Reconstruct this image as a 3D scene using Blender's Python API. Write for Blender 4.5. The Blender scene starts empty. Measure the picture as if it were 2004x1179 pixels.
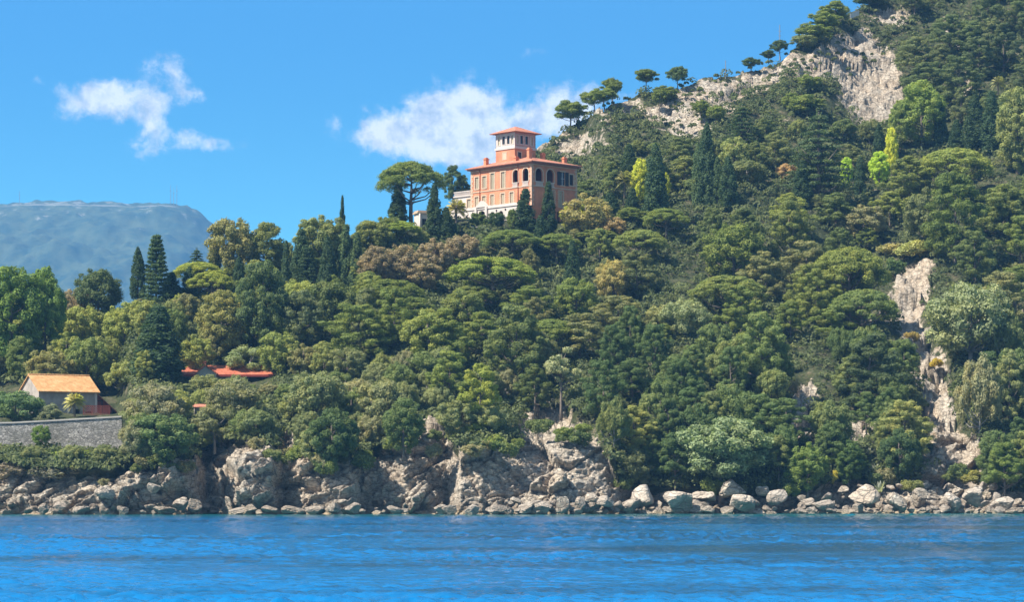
import bpy, bmesh, math, random
import numpy as np
from mathutils import Vector, noise as mn

# ------------------------------------------------------------------ camera, sky, sun, exposure
F = 5000.0; CX = 1002.0; HY = 947.0; CZ = 4.0        # focal length in photo pixels, horizon row, eye height
R = math.radians
sc = bpy.context.scene
COL = sc.collection
cd = bpy.data.cameras.new('camera'); cam = bpy.data.objects.new('camera', cd); COL.objects.link(cam)
cam.location = (0, 0, CZ); cam.rotation_euler = (R(90), 0, 0)
cd.sensor_width = 36; cd.lens = 36 * F / 2004; cd.shift_y = (HY - 589.5) / 2004
cd.clip_start = 1; cd.clip_end = 60000
sc.camera = cam
sc.view_settings.view_transform = 'Standard'; sc.view_settings.look = 'None'
sc.view_settings.exposure = 1.12; sc.view_settings.gamma = 1
sc.cycles.max_bounces = 6; sc.cycles.diffuse_bounces = 3; sc.cycles.transmission_bounces = 2
sc.cycles.volume_bounces = 0; sc.cycles.transparent_max_bounces = 4; sc.cycles.glossy_bounces = 2
sc.cycles.use_adaptive_sampling = True

SUN = Vector((-0.55, -0.30, 0.78)).normalized()
sun_el = math.asin(SUN.z); sun_az = math.atan2(SUN.x, SUN.y)
sl = bpy.data.lights.new('sun', 'SUN'); sl.energy = 4.9; sl.angle = R(0.5); sl.color = (1.0, 0.955, 0.88)
so = bpy.data.objects.new('sun', sl); COL.objects.link(so)
so.rotation_euler = SUN.to_track_quat('Z', 'Y').to_euler(); so.location = (-200, 0, 300)

class NT:
    """small node-tree helper"""
    def __init__(s, nt): s.nt = nt; s.L = nt.links.new
    def n(s, t, **k):
        o = s.nt.nodes.new(t)
        for a, v in k.items(): setattr(o, a, v)
        return o
    def put(s, sock, v):
        if isinstance(v, bpy.types.NodeSocket): s.L(v, sock)
        elif v is not None: sock.default_value = v
    def m(s, op, a, b=None, c=None, clamp=False):
        o = s.n('ShaderNodeMath', operation=op, use_clamp=clamp)
        for i, v in enumerate((a, b, c)):
            if v is not None: s.put(o.inputs[i], v)
        return o.outputs[0]
    def v(s, op, a, b=None, sc_=None):
        o = s.n('ShaderNodeVectorMath', operation=op)
        s.put(o.inputs[0], a)
        if b is not None: s.put(o.inputs[1], b)
        if sc_ is not None: s.put(o.inputs[3], sc_)
        return o.outputs['Value'] if op in ('LENGTH', 'DOT_PRODUCT', 'DISTANCE') else o.outputs[0]
    def noise(s, vec, scale, detail=3, rough=.5, dist=0, out='Fac'):
        o = s.n('ShaderNodeTexNoise'); s.put(o.inputs['Vector'], vec)
        o.inputs['Scale'].default_value = scale; o.inputs['Detail'].default_value = detail
        o.inputs['Roughness'].default_value = rough; o.inputs['Distortion'].default_value = dist
        return o.outputs[out]
    def ramp(s, fac, stops, interp='LINEAR'):
        o = s.n('ShaderNodeValToRGB'); o.color_ramp.interpolation = interp; e = o.color_ramp.elements
        while len(e) < len(stops): e.new(0.5)
        for i, (p, c) in enumerate(stops):
            e[i].position = p; e[i].color = (*c, 1) if hasattr(c, '__len__') else (c, c, c, 1)
        s.put(o.inputs[0], fac); return o.outputs[0]
    def mix(s, fac, a, b, mode='MIX'):
        o = s.n('ShaderNodeMix', data_type='RGBA', blend_type=mode)
        s.put(o.inputs[0], fac)
        for i, v in ((6, a), (7, b)):
            s.put(o.inputs[i], (*v, 1) if isinstance(v, tuple) and len(v) == 3 else v)
        return o.outputs[2]
    def sstep(s, x, a, b):
        o = s.n('ShaderNodeMapRange', interpolation_type='SMOOTHSTEP'); s.put(o.inputs[0], x)
        s.put(o.inputs[1], a); s.put(o.inputs[2], b); return o.outputs[0]

w = bpy.data.worlds.new('World'); sc.world = w; w.use_nodes = True
w.node_tree.nodes.clear(); T = NT(w.node_tree)
tc = T.n('ShaderNodeTexCoord').outputs['Generated']
# the clear air over the sea: sample the sky a little higher than the true elevation so it keeps its deep blue
sep = T.n('ShaderNodeSeparateXYZ'); T.L(tc, sep.inputs[0]); dx, dy, dz = sep.outputs
cmb = T.n('ShaderNodeCombineXYZ'); T.L(dx, cmb.inputs[0]); T.L(dy, cmb.inputs[1])
T.L(T.m('MULTIPLY_ADD', dz, 3.0, 0.05), cmb.inputs[2])
sky = T.n('ShaderNodeTexSky', sky_type='NISHITA'); sky.sun_disc = False
sky.sun_elevation = sun_el; sky.sun_rotation = sun_az % (2 * math.pi)
sky.air_density = 1.0; sky.dust_density = 0.15; sky.ozone_density = 2.5; sky.altitude = 200
T.L(T.v('NORMALIZE', cmb.outputs[0]), sky.inputs[0])
tint = T.mix(T.m('MAXIMUM', T.sstep(dz, .22, .5), T.sstep(T.m('MULTIPLY', dy, -1.0), -.3, .3)), T.mix(T.sstep(dz, .06, .19), (0.62, 1.52, 1.26), (0.13, .95, 1.20)), (1.12, 1.06, .88))
skyc = T.mix(1.0, sky.outputs[0], tint, 'MULTIPLY')
# fair-weather clouds, placed by compass direction and elevation
iy = T.m('DIVIDE', 1.0, T.m('MAXIMUM', dy, 0.02))
uv = T.n('ShaderNodeCombineXYZ'); T.L(T.m('MULTIPLY', dx, iy), uv.inputs[0]); T.L(T.m('MULTIPLY', dz, iy), uv.inputs[1])
uv = uv.outputs[0]
nz = T.noise(uv, 55, 7, .62, 0.3, 'Color'); wob = T.v('SCALE', T.v('SUBTRACT', nz, (.5, .5, .5)), sc_=0.014)
uvw = T.v('ADD', uv, wob)
BL = [(160,200,58,35,1.1),(215,188,62,29,.9),(256,210,60,29,.8),(306,238,26,48,.95),(285,288,32,32,.65),(325,132,42,21,.75),(348,165,24,28,.65),
      (378,190,32,17,.75),(400,280,60,18,.85),(75,162,24,12,.4),(350,262,40,14,.35),(745,258,58,36,1.1),(815,258,85,48,1.2),(905,235,80,62,1.35),
      (932,196,34,34,1.0),(885,300,90,38,1.1),(960,290,60,50,.9),(1050,235,62,38,1.1),(1105,220,60,40,1.0),(1165,180,55,26,.62),(1235,185,50,20,.35),
      (645,232,26,26,.3),(1050,102,24,10,.3)]
acc = None
for px, py, rx, ry, a in BL:
    d = T.v('MULTIPLY', T.v('SUBTRACT', uvw, ((px - CX) / F, (HY - py) / F, 0)), (F / rx, F / ry, 0))
    l = T.v('DOT_PRODUCT', d, d)
    g = T.m('MULTIPLY', T.m('POWER', 2.718, T.m('MULTIPLY', l, -1.0)), a)
    acc = g if acc is None else T.m('ADD', acc, g)
fine = T.noise(uv, 150, 8, .68, 0.2)
den = T.m('ADD', acc, T.m('ADD', T.m('MULTIPLY', T.m('SUBTRACT', fine, .5), 2.0), T.m('MULTIPLY', T.m('SUBTRACT', T.noise(uv, 38, 3, .5), .5), 1.6)))
cov = T.m('MULTIPLY', T.sstep(den, .18, 1.3), T.m('GREATER_THAN', dy, .1))
cov = T.m('MULTIPLY', cov, T.sstep(acc, .04, .35))
shade = T.ramp(T.noise(T.v('ADD', uv, (.004, -.004, 0)), 90, 6, .65), [(.36, (.50, .56, .64)), (.56, (.98, .98, .97))])
bg1 = T.n('ShaderNodeBackground'); T.L(skyc, bg1.inputs[0]); bg1.inputs[1].default_value = 0.105
bg2 = T.n('ShaderNodeBackground'); T.L(shade, bg2.inputs[0]); bg2.inputs[1].default_value = 0.66
mx = T.n('ShaderNodeMixShader'); T.L(T.m('MULTIPLY', cov, .96), mx.inputs[0]); T.L(bg1.outputs[0], mx.inputs[1]); T.L(bg2.outputs[0], mx.inputs[2])
wo = T.n('ShaderNodeOutputWorld'); T.L(mx.outputs[0], wo.inputs[0])

# ------------------------------------------------------------------ helpers
rng = np.random.default_rng(7); random.seed(7)
def P(px, py, Y): return Vector(((px - CX) / F * Y, Y, CZ + (HY - py) / F * Y))
def sst(x, a, b):
    t = np.clip((x - a) / (b - a), 0, 1); return t * t * (3 - 2 * t)
def interp(x, kn): return np.interp(x, [k[0] for k in kn], [k[1] for k in kn])

def tag(o, label=None, cat=None, group=None, kind=None):
    if label: o['label'] = label
    if cat: o['category'] = cat
    if group: o['group'] = group
    if kind: o['kind'] = kind
    return o
def link(name, me, parent=None, loc=None):
    o = bpy.data.objects.new(name, me); COL.objects.link(o)
    if parent: o.parent = parent
    if loc is not None: o.location = loc
    return o
def empty(name, loc, rz=0): 
    o = bpy.data.objects.new(name, None); COL.objects.link(o); o.location = loc; o.rotation_euler = (0, 0, rz); o.empty_display_size = .5
    return o
def npmesh(name, V, Fq, mat, smooth=False, attrs=None):
    """V (n,3); Fq (m,k) of one face size"""
    me = bpy.data.meshes.new(name); V = np.asarray(V, dtype=np.float32); Fq = np.asarray(Fq, dtype=np.int32)
    k = Fq.shape[1]
    me.vertices.add(len(V)); me.vertices.foreach_set('co', V.ravel())
    me.loops.add(Fq.size); me.loops.foreach_set('vertex_index', Fq.ravel())
    me.polygons.add(len(Fq)); me.polygons.foreach_set('loop_start', np.arange(0, Fq.size, k, dtype=np.int32))
    me.polygons.foreach_set('loop_total', np.full(len(Fq), k, dtype=np.int32))
    if smooth: me.polygons.foreach_set('use_smooth', np.ones(len(Fq), dtype=bool))
    for nm, (dom, arr) in (attrs or {}).items():
        a = me.attributes.new(nm, 'FLOAT', dom); a.data.foreach_set('value', np.asarray(arr, dtype=np.float32).ravel())
    me.materials.append(mat); me.update(calc_edges=True); return me

def new_mat(name, rough=.8, spec=.25):
    m = bpy.data.materials.new(name); m.use_nodes = True; t = NT(m.node_tree)
    b = m.node_tree.nodes['Principled BSDF']; b.inputs['Roughness'].default_value = rough
    b.inputs['Specular IOR Level'].default_value = spec
    return m, t, b
def objco(t): return t.n('ShaderNodeTexCoord').outputs['Object']
def simple(name, col, rough=.8, var=.25, scale=1.5, bump=0.0, bscale=6, spec=.25):
    m, t, b = new_mat(name, rough, spec); co = objco(t)
    nz = t.noise(co, scale, 5, .6)
    c2 = tuple(c * (1 - var) for c in col); c3 = tuple(min(1, c * (1 + var * .6)) for c in col)
    t.L(t.ramp(nz, [(.3, c2), (.7, c3)]), b.inputs['Base Color'])
    if bump:
        bm = t.n('ShaderNodeBump'); bm.inputs['Strength'].default_value = bump; bm.inputs['Distance'].default_value = .1
        t.L(t.noise(co, bscale, 4, .6), bm.inputs['Height']); t.L(bm.outputs[0], b.inputs['Normal'])
    return m

class MB:
    """collects boxes, prisms and tubes in local coordinates into one mesh"""
    def __init__(s): s.V = []; s.Fc = []
    def add(s, vs, fs):
        n = len(s.V); s.V += [tuple(v) for v in vs]; s.Fc += [tuple(i + n for i in f) for f in fs]; return s
    def box(s, x0, x1, y0, y1, z0, z1):
        return s.add([(x0,y0,z0),(x1,y0,z0),(x1,y1,z0),(x0,y1,z0),(x0,y0,z1),(x1,y0,z1),(x1,y1,z1),(x0,y1,z1)],
                     [(0,3,2,1),(4,5,6,7),(0,1,5,4),(1,2,6,5),(2,3,7,6),(3,0,4,7)])
    def tube(s, pts, rad, n=8):
        pts = [Vector(p) for p in pts]; rings = []
        for i, p in enumerate(pts):
            d = (pts[min(i + 1, len(pts) - 1)] - pts[max(i - 1, 0)]).normalized()
            a = d.orthogonal().normalized(); b_ = d.cross(a); r = rad[i] if hasattr(rad, '__len__') else rad
            rings.append([p + (a * math.cos(t_) + b_ * math.sin(t_)) * r for t_ in (2 * math.pi * k / n for k in range(n))])
        V = [v for r_ in rings for v in r_]; Fs = []
        for i in range(len(pts) - 1):
            for k in range(n):
                Fs.append((i*n+k, i*n+(k+1) % n, (i+1)*n+(k+1) % n, (i+1)*n+k))
        Fs.append(tuple(range(n))[::-1]); Fs.append(tuple((len(pts)-1)*n+k for k in range(n)))
        return s.add(V, Fs)
    def build(s, name, mat, parent=None, loc=None, smooth=False):
        me = bpy.data.meshes.new(name); me.from_pydata(s.V, [], s.Fc); me.materials.append(mat)
        if smooth: me.polygons.foreach_set('use_smooth', [True] * len(me.polygons))
        me.update(); return link(name, me, parent, loc)

# ------------------------------------------------------------------ terrain description (shared by the ground and everything that stands on it)
SH = [(-500,326),(0,326),(120,325),(220,326),(340,327),(380,330),(405,334),(430,331),(460,326),(530,326),(556,332),(590,328),(680,327),(728,332),(750,330),
      (800,327),(850,329),(872,332),(900,326),(960,327),(1010,330),(1100,331),(1180,333),(1250,337),(1500,338),(1800,339),(2100,338),(2600,336)]
TOP = [(-500,690),(-100,650),(0,640),(140,628),(300,606),(400,566),(500,522),(620,492),(700,470),(800,450),(850,434),(885,398),(930,362),(1000,322),
       (1050,285),(1100,256),(1150,229),(1200,196),(1270,178),(1330,168),(1400,150),(1450,140),(1500,120),(1540,105),(1600,62),(1650,32),(1700,6),
       (1800,-70),(2000,-170),(2500,-240)]
# rock line: below it the rock is bare
VL = [(-500,895),(0,905),(100,925),(220,925),(260,905),(330,900),(380,905),(400,870),(470,862),(540,880),(600,905),(640,905),(690,900),(730,885),(760,880),(800,850),
      (830,842),(870,870),(930,880),(1010,868),(1035,840),(1060,822),(1090,840),(1140,850),(1185,880),(1215,955),(1300,962),(1500,965),(1600,955),(1640,935),(1700,950),(1800,945),
      (1850,935),(1920,950),(2000,965),(2500,970)]
def Yg(px, py):
    """distance of the ground seen at photo point (px, py); numpy arrays or floats"""
    px = np.asarray(px, float); py = np.asarray(py, float)
    s = interp(px, SH)
    s = s + (330 + 6 * sst(px, 1150, 1600) - s) * (1 - sst(py, 740, 860))
    steep = np.interp(py, [850, 875, 900, 930, 960, 985, 1007], [14, 8.5, 5.5, 3.4, 2.1, 1.1, 0])
    beach = np.interp(py, [850, 875, 900, 930, 960, 985, 1007], [17, 14.5, 12, 9.8, 7.6, 4.2, 0])
    scree = np.interp(py, [850, 875, 900, 930, 960, 985, 1007], [24, 21, 18, 14, 9.5, 4.8, 0])
    wb = sst(px, 1185, 1240); wsr = sst(px, 1600, 1680)
    low = steep * (1 - wb) + (beach * (1 - wsr) + scree * wsr) * wb
    base = s + low
    up = np.clip(850 - py, 0, None)
    base = base + 3.2 * np.sin(px * .011 + py * .004) * (1 - sst(py, 760, 850)) + 2.0 * np.sin(px * .023 - py * .013 + 1) * (1 - sst(py, 760, 850))
    Y = base + up * np.where(px < 700, .235, .225)
    # gully of bare rock on the right
    gx = np.interp(py, [520, 700, 820, 900], [1790, 1830, 1850, 1880])
    Y = Y + 3.0 * np.exp(-((px - gx) / 45) ** 2) * sst(py, 480, 560)
    # cottage terrace behind its wall
    wl = 1 - sst(px, 225, 275)
    Y = Y + wl * 17 * (1 - sst(py, 806, 824))
    yl_ = np.interp(py, [818, 850, 872, 879, 886, 905, 930, 960, 985, 1007], [345, 343.2, 342.7, 342.3, 338.6, 333.5, 330.6, 328.6, 327.2, 326])
    wl2 = wl * sst(py, 806, 822); Y = Y * (1 - wl2) + yl_ * wl2
    # villa terrace
    wv = sst(px, 850, 885) * (1 - sst(px, 1135, 1185))
    Y = Y + wv * 24 * (1 - sst(py, 420, 436))
    # the cave-like recess left of the banded headland
    rc_ = 388 + np.clip(py - 868, 0, 200) * .34; Y = Y + 4.2 * np.exp(-((px - rc_ - 5 * np.sin(py * .09)) / (20 + np.clip(py - 868, 0, 200) * .18)) ** 2) * sst(py, 864, 890)
    # overhanging brow above the sheer central cliff
    Y = Y - 1.2 * np.exp(-((px - 1000) / 140) ** 2) * np.exp(-((py - 890) / 22) ** 2)
    return Y
def G(px, py): return P(px, py, float(Yg(px, py)))

# bare rock patches on the slope (px, py, rx, ry, strength)
ROCKS = [(1700,150,50,64,1.3),(1645,110,46,34,1.0),(1560,125,60,18,.9),(1590,130,30,26,.9),(1710,205,40,30,1.1),(1665,95,50,30,1),(1745,185,24,40,.9),(1740,30,40,18,.9),(1690,75,26,18,1),(1760,35,20,25,.6),
         (1500,140,40,20,1.0),(1460,160,50,22,.9),(1400,175,60,24,1.0),(1340,195,60,30,1.1),(1345,240,50,30,1.0),(1300,215,50,26,1.0),(1230,205,40,18,.9),(1180,215,40,20,.8),
         (1120,290,45,18,.9),(1150,275,50,20,.8),(1085,265,40,14,.8),(1060,285,30,14,.8),(1185,245,40,14,.6),(1250,290,24,8,.5),(1420,210,40,18,.7),(1490,230,14,20,.6),(1540,235,14,20,.6),(1505,185,14,22,.5),
         (1790,525,32,18,1.2),(1785,560,30,30,1.2),(1765,600,34,26,1.1),(1790,650,26,34,1.1),(1825,715,24,34,1.2),(1835,775,24,30,1.2),(1820,820,20,28,1.1),(1860,865,26,40,1.3),(1880,910,26,30,1.2),(1845,925,30,20,1.0),(1915,940,40,14,1),
         (1782,580,22,60,1.2),(1800,690,24,50,1.1),(1832,750,22,60,1.2),(1845,830,26,60,1.1),(1872,900,44,56,1.3),(1880,935,70,26,1.2),(1960,590,14,14,.8),(1990,600,20,20,.6),(1810,490,30,8,.5),(1730,480,40,8,.6),(1655,590,26,20,.9),(1690,620,20,20,.8),
         (1575,770,22,22,1.2),(1560,820,30,40,.9),(1600,850,24,50,.8),(1680,820,40,22,.9),(1665,850,30,18,.8),(1640,980,60,20,1),(1885,150,14,14,.7),(1890,165,16,16,.8),(1980,95,14,12,.7),(1850,50,12,16,.6),(1875,85,10,10,.5),(1960,520,50,16,.3),
         (560,870,16,22,1.1),(835,852,30,14,1.2),(860,880,24,20,1.1),(1050,830,26,30,1.0),(1110,840,46,40,.9),(1090,800,30,20,.8),(1140,860,30,40,.9),(430,855,30,8,.8),(580,900,40,20,.8)]
def bare(px, py):
    v = np.zeros_like(np.asarray(px, float) + np.asarray(py, float))
    for x, y, rx, ry, a in ROCKS:
        if y < 300 and x < 1545: a = a * .66
        v = np.maximum(v, a * np.exp(-(((px - x) / rx) ** 2 + ((py - y) / ry) ** 2) * .8))
    return np.maximum(v, 1.2 * sst(py - interp(px, VL), -10, 12))

def build_ground():
    xs = np.concatenate([np.arange(-420, -20, 6.0), np.arange(-20, 2030, 2.7), np.arange(2030, 2440, 6.0)]); nc = len(xs)
    t1 = np.linspace(1009, 850, 92)                     # the shore cliff
    t2 = (np.arange(1, 176) / 175.0)
    top = interp(xs, TOP)
    PY = np.vstack([np.repeat(t1[:, None], nc, 1), 850 + (top - 850)[None, :] * t2[:, None]])
    PX = np.repeat(xs[None, :], PY.shape[0], 0)
    Y = Yg(PX, PY); X = (PX - CX) / F * Y; Z = CZ + (HY - PY) / F * Y
    B = bare(PX, PY)
    n = X.size; xf, yf, zf, bf, pyf, pxf = (a.ravel() for a in (X, Y, Z, B, PY, PX))
    D = np.zeros(n); U = np.zeros(n)
    ang = R(24); ca, sa = math.cos(ang), math.sin(ang)
    cell, frac, hm = mn.cell, mn.fractal, mn.hetero_terrain
    for i in range(n):
        b = bf[i]; x, y, z = xf[i], yf[i], zf[i]
        if b > .12:
            bb = min(1.0, (b - .12) / .35)
            sx = x * ca + z * sa; sz = -x * sa + z * ca    # tilted strata
            crest = pyf[i] < 330; sheer = 880 < pxf[i] < 1190 and pyf[i] > 850
            q = Vector((sx * .20, y * .16, sz * .34)) + mn.noise_vector(Vector((x * .35, y * .35, z * .35))) * .07
            off = 0.0
            for k, (fs, amp, gr, cw, cdp) in enumerate(((.62, 2.3, 2.4, 14, .9), (1.9, .7, 1.3, 11, .4), (5.2, .2, .34, 6, .12))):
                qq = q * fs; d, pts = mn.voronoi(qq); c0 = pts[0]
                if sheer and k == 1: amp *= .45; gr *= .5
                if crest: amp *= .6; gr *= .6; cdp *= .6
                g_ = mn.cell_vector(c0 * 5.3 + Vector((k, 0, 0))) - Vector((.5, .5, .5)); rel = qq - c0
                off += amp * (mn.cell(c0 * 7.3) - .5) + gr * (g_.x * rel.x * .8 + g_.z * rel.z * 1.2)
                off -= cdp * max(0.0, 1 - (d[1] - d[0]) * cw)
            st = (z * .93 - x * .33) * .62 + mn.noise(Vector((x * .12, y * .1, z * .2))) * 1.1; sw = st - math.floor(st)
            off += (1.15 if not sheer else .45) * (sw - .5) * (.35 + 1.3 * max(0, .35 + mn.noise(Vector((x * .07 + 9, y * .07, z * .1)))))
            rug = frac(Vector((x * 1.1, y * 1.1, z * 1.5)), .9, 2.1, 4)
            big = mn.noise(Vector((x * .09, y * .1, z * .11)))
            D[i] = bb * (1.0 if not crest else .8) * (off + rug * .34 + big * (2.2 if not crest else 1.2))
            U[i] = 0
        else:
            D[i] = .5 * mn.noise(Vector((x * .3, y * .3, z * .3)))
    fade = sst(pyf, 1009, 1000) * .75 + .25
    D *= fade
    cl = sst(pyf, 835, 860); yf2 = yf - D * (.35 + .58 * cl); zf2 = zf + D * (.72 - .40 * cl) + U; xf2 = xf.copy()
    V = np.stack([xf2, yf2, zf2], 1).reshape(PY.shape[0], nc, 3)
    # below the water line and behind the crest
    low = V[0].copy(); low[:, 1] -= 3; low[:, 2] = -2.5
    low2 = V[0].copy(); low2[:, 1] -= 14; low2[:, 2] = -6
    rows = [low2, low] + [V[i] for i in range(len(V))]
    for dyy, dzz in ((10, -1.5), (35, -14), (90, -48), (220, -120)):
        r = V[-1].copy(); k = (r[:, 1] + dyy) / r[:, 1]; r[:, 0] *= k; r[:, 1] += dyy; r[:, 2] = np.maximum(r[:, 2] + dzz, -6); rows.append(r)
    VV = np.stack(rows); nr = len(rows)
    bb = np.concatenate([np.ones((2, nc)), B, np.repeat(B[-1:], 4, 0) * .3])
    idx = np.arange(nr * nc).reshape(nr, nc)
    Fq = np.stack([idx[:-1, :-1], idx[:-1, 1:], idx[1:, 1:], idx[1:, :-1]], -1).reshape(-1, 4)
    return npmesh('hillside', VV.reshape(-1, 3), Fq, ROCKGROUND, False, {'bare': ('POINT', bb)})

def rock_nodes(t, co, b, wet=True):
    n1 = t.noise(co, .16, 5, .6); n2 = t.noise(co, 1.1, 6, .65); n3 = t.noise(t.v('MULTIPLY', co, (.5, .5, 2.2)), 2.6, 5, .6)
    c = t.ramp(n2, [(.22, (.20, .155, .115)), (.38, (.40, .33, .25)), (.52, (.56, .475, .37)), (.72, (.72, .63, .50))])
    v1 = t.n('ShaderNodeTexVoronoi', feature='DISTANCE_TO_EDGE'); v1.inputs['Scale'].default_value = .75
    t.L(t.v('ADD', t.v('MULTIPLY', co, (.8, .8, 1.7)), t.v('SCALE', t.noise(co, .9, 3, .6, 0, 'Color'), sc_=.9)), v1.inputs['Vector'])
    v2 = t.n('ShaderNodeTexVoronoi', feature='DISTANCE_TO_EDGE'); v2.inputs['Scale'].default_value = 2.1
    t.L(t.v('ADD', t.v('MULTIPLY', co, (.8, .8, 1.9)), t.v('SCALE', t.noise(co, 2.0, 3, .6, 0, 'Color'), sc_=.6)), v2.inputs['Vector'])
    crk = t.m('MAXIMUM', t.ramp(v1.outputs['Distance'], [(.0, 1.), (.055, 0.)]), t.m('MULTIPLY', t.ramp(v2.outputs['Distance'], [(.0, 1.), (.05, 0.)]), .6))
    warm = t.ramp(n1, [(.42, 0.), (.62, 1.)])
    c = t.mix(t.m('MULTIPLY', warm, .6), c, t.mix(.45, c, (.58, .38, .20)))
    c = t.mix(t.m('MULTIPLY', t.ramp(n3, [(.35, 1.), (.5, 0.)]), .5), c, (.15, .135, .115)); c = t.mix(t.m('MULTIPLY', crk, .65), c, (.08, .065, .05))
    if wet:
        geo = t.n('ShaderNodeNewGeometry').outputs['Position']; sp = t.n('ShaderNodeSeparateXYZ'); t.L(geo, sp.inputs[0])
        zz = t.m('ADD', sp.outputs[2], t.m('MULTIPLY', t.m('SUBTRACT', n2, .5), 1.6))
        band = t.m('MULTIPLY', t.m('SUBTRACT', 1, t.sstep(zz, 1.0, 2.6)), t.sstep(zz, .0, .7))
        c = t.mix(t.m('MULTIPLY', band, .8), c, t.mix(.6, c, (.12, .085, .055)))
        tide = t.m('SUBTRACT', 1, t.sstep(zz, .05, .5))
        c = t.mix(t.m('MULTIPLY', tide, .7), c, (.36, .27, .15))
    bp = t.n('ShaderNodeBump'); bp.inputs['Strength'].default_value = .8; bp.inputs['Distance'].default_value = .25
    t.L(t.m('SUBTRACT', t.m('ADD', t.m('MULTIPLY', t.noise(co, 1.2, 8, .72), 2.2), t.m('MULTIPLY', t.noise(co, 6, 4, .65), .5)), t.m('MULTIPLY', crk, .9)), bp.inputs['Height'])
    return c, bp.outputs[0]

m, t, b = new_mat('rock_and_scrub_ground', .9, .15); co = objco(t)
rc, rbump = rock_nodes(t, co, b)
at = t.n('ShaderNodeAttribute', attribute_name='bare').outputs['Fac']
soil = t.ramp(t.noise(co, .6, 6, .65), [(.3, (.035, .045, .018)), (.5, (.065, .075, .03)), (.72, (.18, .15, .09))])
msk = t.sstep(t.m('ADD', at, t.m('MULTIPLY', t.m('SUBTRACT', t.noise(co, .45, 6, .68), .5), 1.3)), .3, .48)
t.L(t.mix(msk, soil, rc), b.inputs['Base Color']); t.L(rbump, b.inputs['Normal'])
ROCKGROUND = m
hill = link('hillside', build_ground()); tag(hill, kind='structure')
m, t, b = new_mat('boulder_rock', .9, .15)
oi = t.n('ShaderNodeObjectInfo'); co = t.v('ADD', objco(t), t.v('SCALE', oi.outputs['Location'], sc_=.37))
c, bp = rock_nodes(t, co, b); c = t.mix(t.m('MULTIPLY', oi.outputs['Random'], .5), c, (.50, .42, .34)); t.L(c, b.inputs['Base Color']); t.L(bp, b.inputs['Normal']); BOULDER = m

# ------------------------------------------------------------------ sea
m, t, b = new_mat('sea_water', .1, .5); b.inputs['IOR'].default_value = 1.33
co = objco(t); sp = t.n('ShaderNodeSeparateXYZ'); t.L(co, sp.inputs[0])
shal = t.sstep(t.m('ADD', sp.outputs[1], t.m('MULTIPLY', t.noise(co, .03, 3), 16)), 296, 334)
wind = t.sstep(t.m('ADD', t.noise(t.v('MULTIPLY', co, (.022, .05, 1)), 1.0, 5, .62), t.m('MULTIPLY', sp.outputs[0], .0016)), .46, .62)
wc = t.mix(wind, (.002, .124, .31), (.005, .062, .14))  # wind patches and the hill's dark reflection, both put into the water colour
wc = t.mix(t.m('MULTIPLY', shal, .9), wc, (.005, .115, .12))
t.L(wc, b.inputs['Base Color'])
bp = t.n('ShaderNodeBump'); bp.inputs['Strength'].default_value = 1.0; bp.inputs['Distance'].default_value = 1.0
h1 = t.noise(t.v('MULTIPLY', co, (1.6, 2.0, 1)), 1.0, 4, .6, .4)
t.L(t.m('MULTIPLY', h1, .10), bp.inputs['Height']); t.L(bp.outputs[0], b.inputs['Normal'])
SEA = m
def sea_mesh():
    """wind waves as real relief between the boat and the shore, flat water beyond"""
    py = np.concatenate([np.arange(1262, 1010, -.55), np.arange(1010, 1003.9, -.3)]); Yr = CZ * F / (py - HY); px = np.arange(-560, 2560, 4.4)
    X = (px[None, :] - CX) / F * Yr[:, None]; Y = np.repeat(Yr[:, None], len(px), 1); Z = np.zeros_like(X); r = np.random.default_rng(3)
    warp = 1.3 * np.sin(X * .21 + Y * .05) + 1.1 * np.sin(X * .083 - Y * .11 + 2)
    for i in range(80):
        lam = .5 * (3.6 / .5) ** (i / 79.0); th = r.normal(-.35, .62) + math.pi / 2; k = 2 * math.pi / lam; a = .0100 * lam ** .62
        Z += a * np.sin(k * (math.cos(th) * X + math.sin(th) * (Y + warp)) + r.uniform(0, 6.28))
    gust = .72 + .5 * np.sin(X * .06 + 1.3 * np.sin(Y * .045)) * np.sin(Y * .07 + 1.1 * np.sin(X * .035)); Z *= gust
    Z *= sst(Y, 334, 318) * .8 + .2
    nr, nc = X.shape; idx = np.arange(nr * nc).reshape(nr, nc)
    Fq = np.stack([idx[:-1, :-1], idx[:-1, 1:], idx[1:, 1:], idx[1:, :-1]], -1).reshape(-1, 4)
    V = np.stack([X, Y, Z], -1).reshape(-1, 3); n = len(V)
    V = np.vstack([V, [(-9000,-3000,-.4),(9000,-3000,-.4),(9000,12000,-.4),(-9000,12000,-.4)]]); Fq = np.vstack([Fq, [(n, n+1, n+2, n+3)]])
    return npmesh('sea', V, Fq, SEA, True)
sea = link('sea', sea_mesh()); tag(sea, kind='structure')

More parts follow.
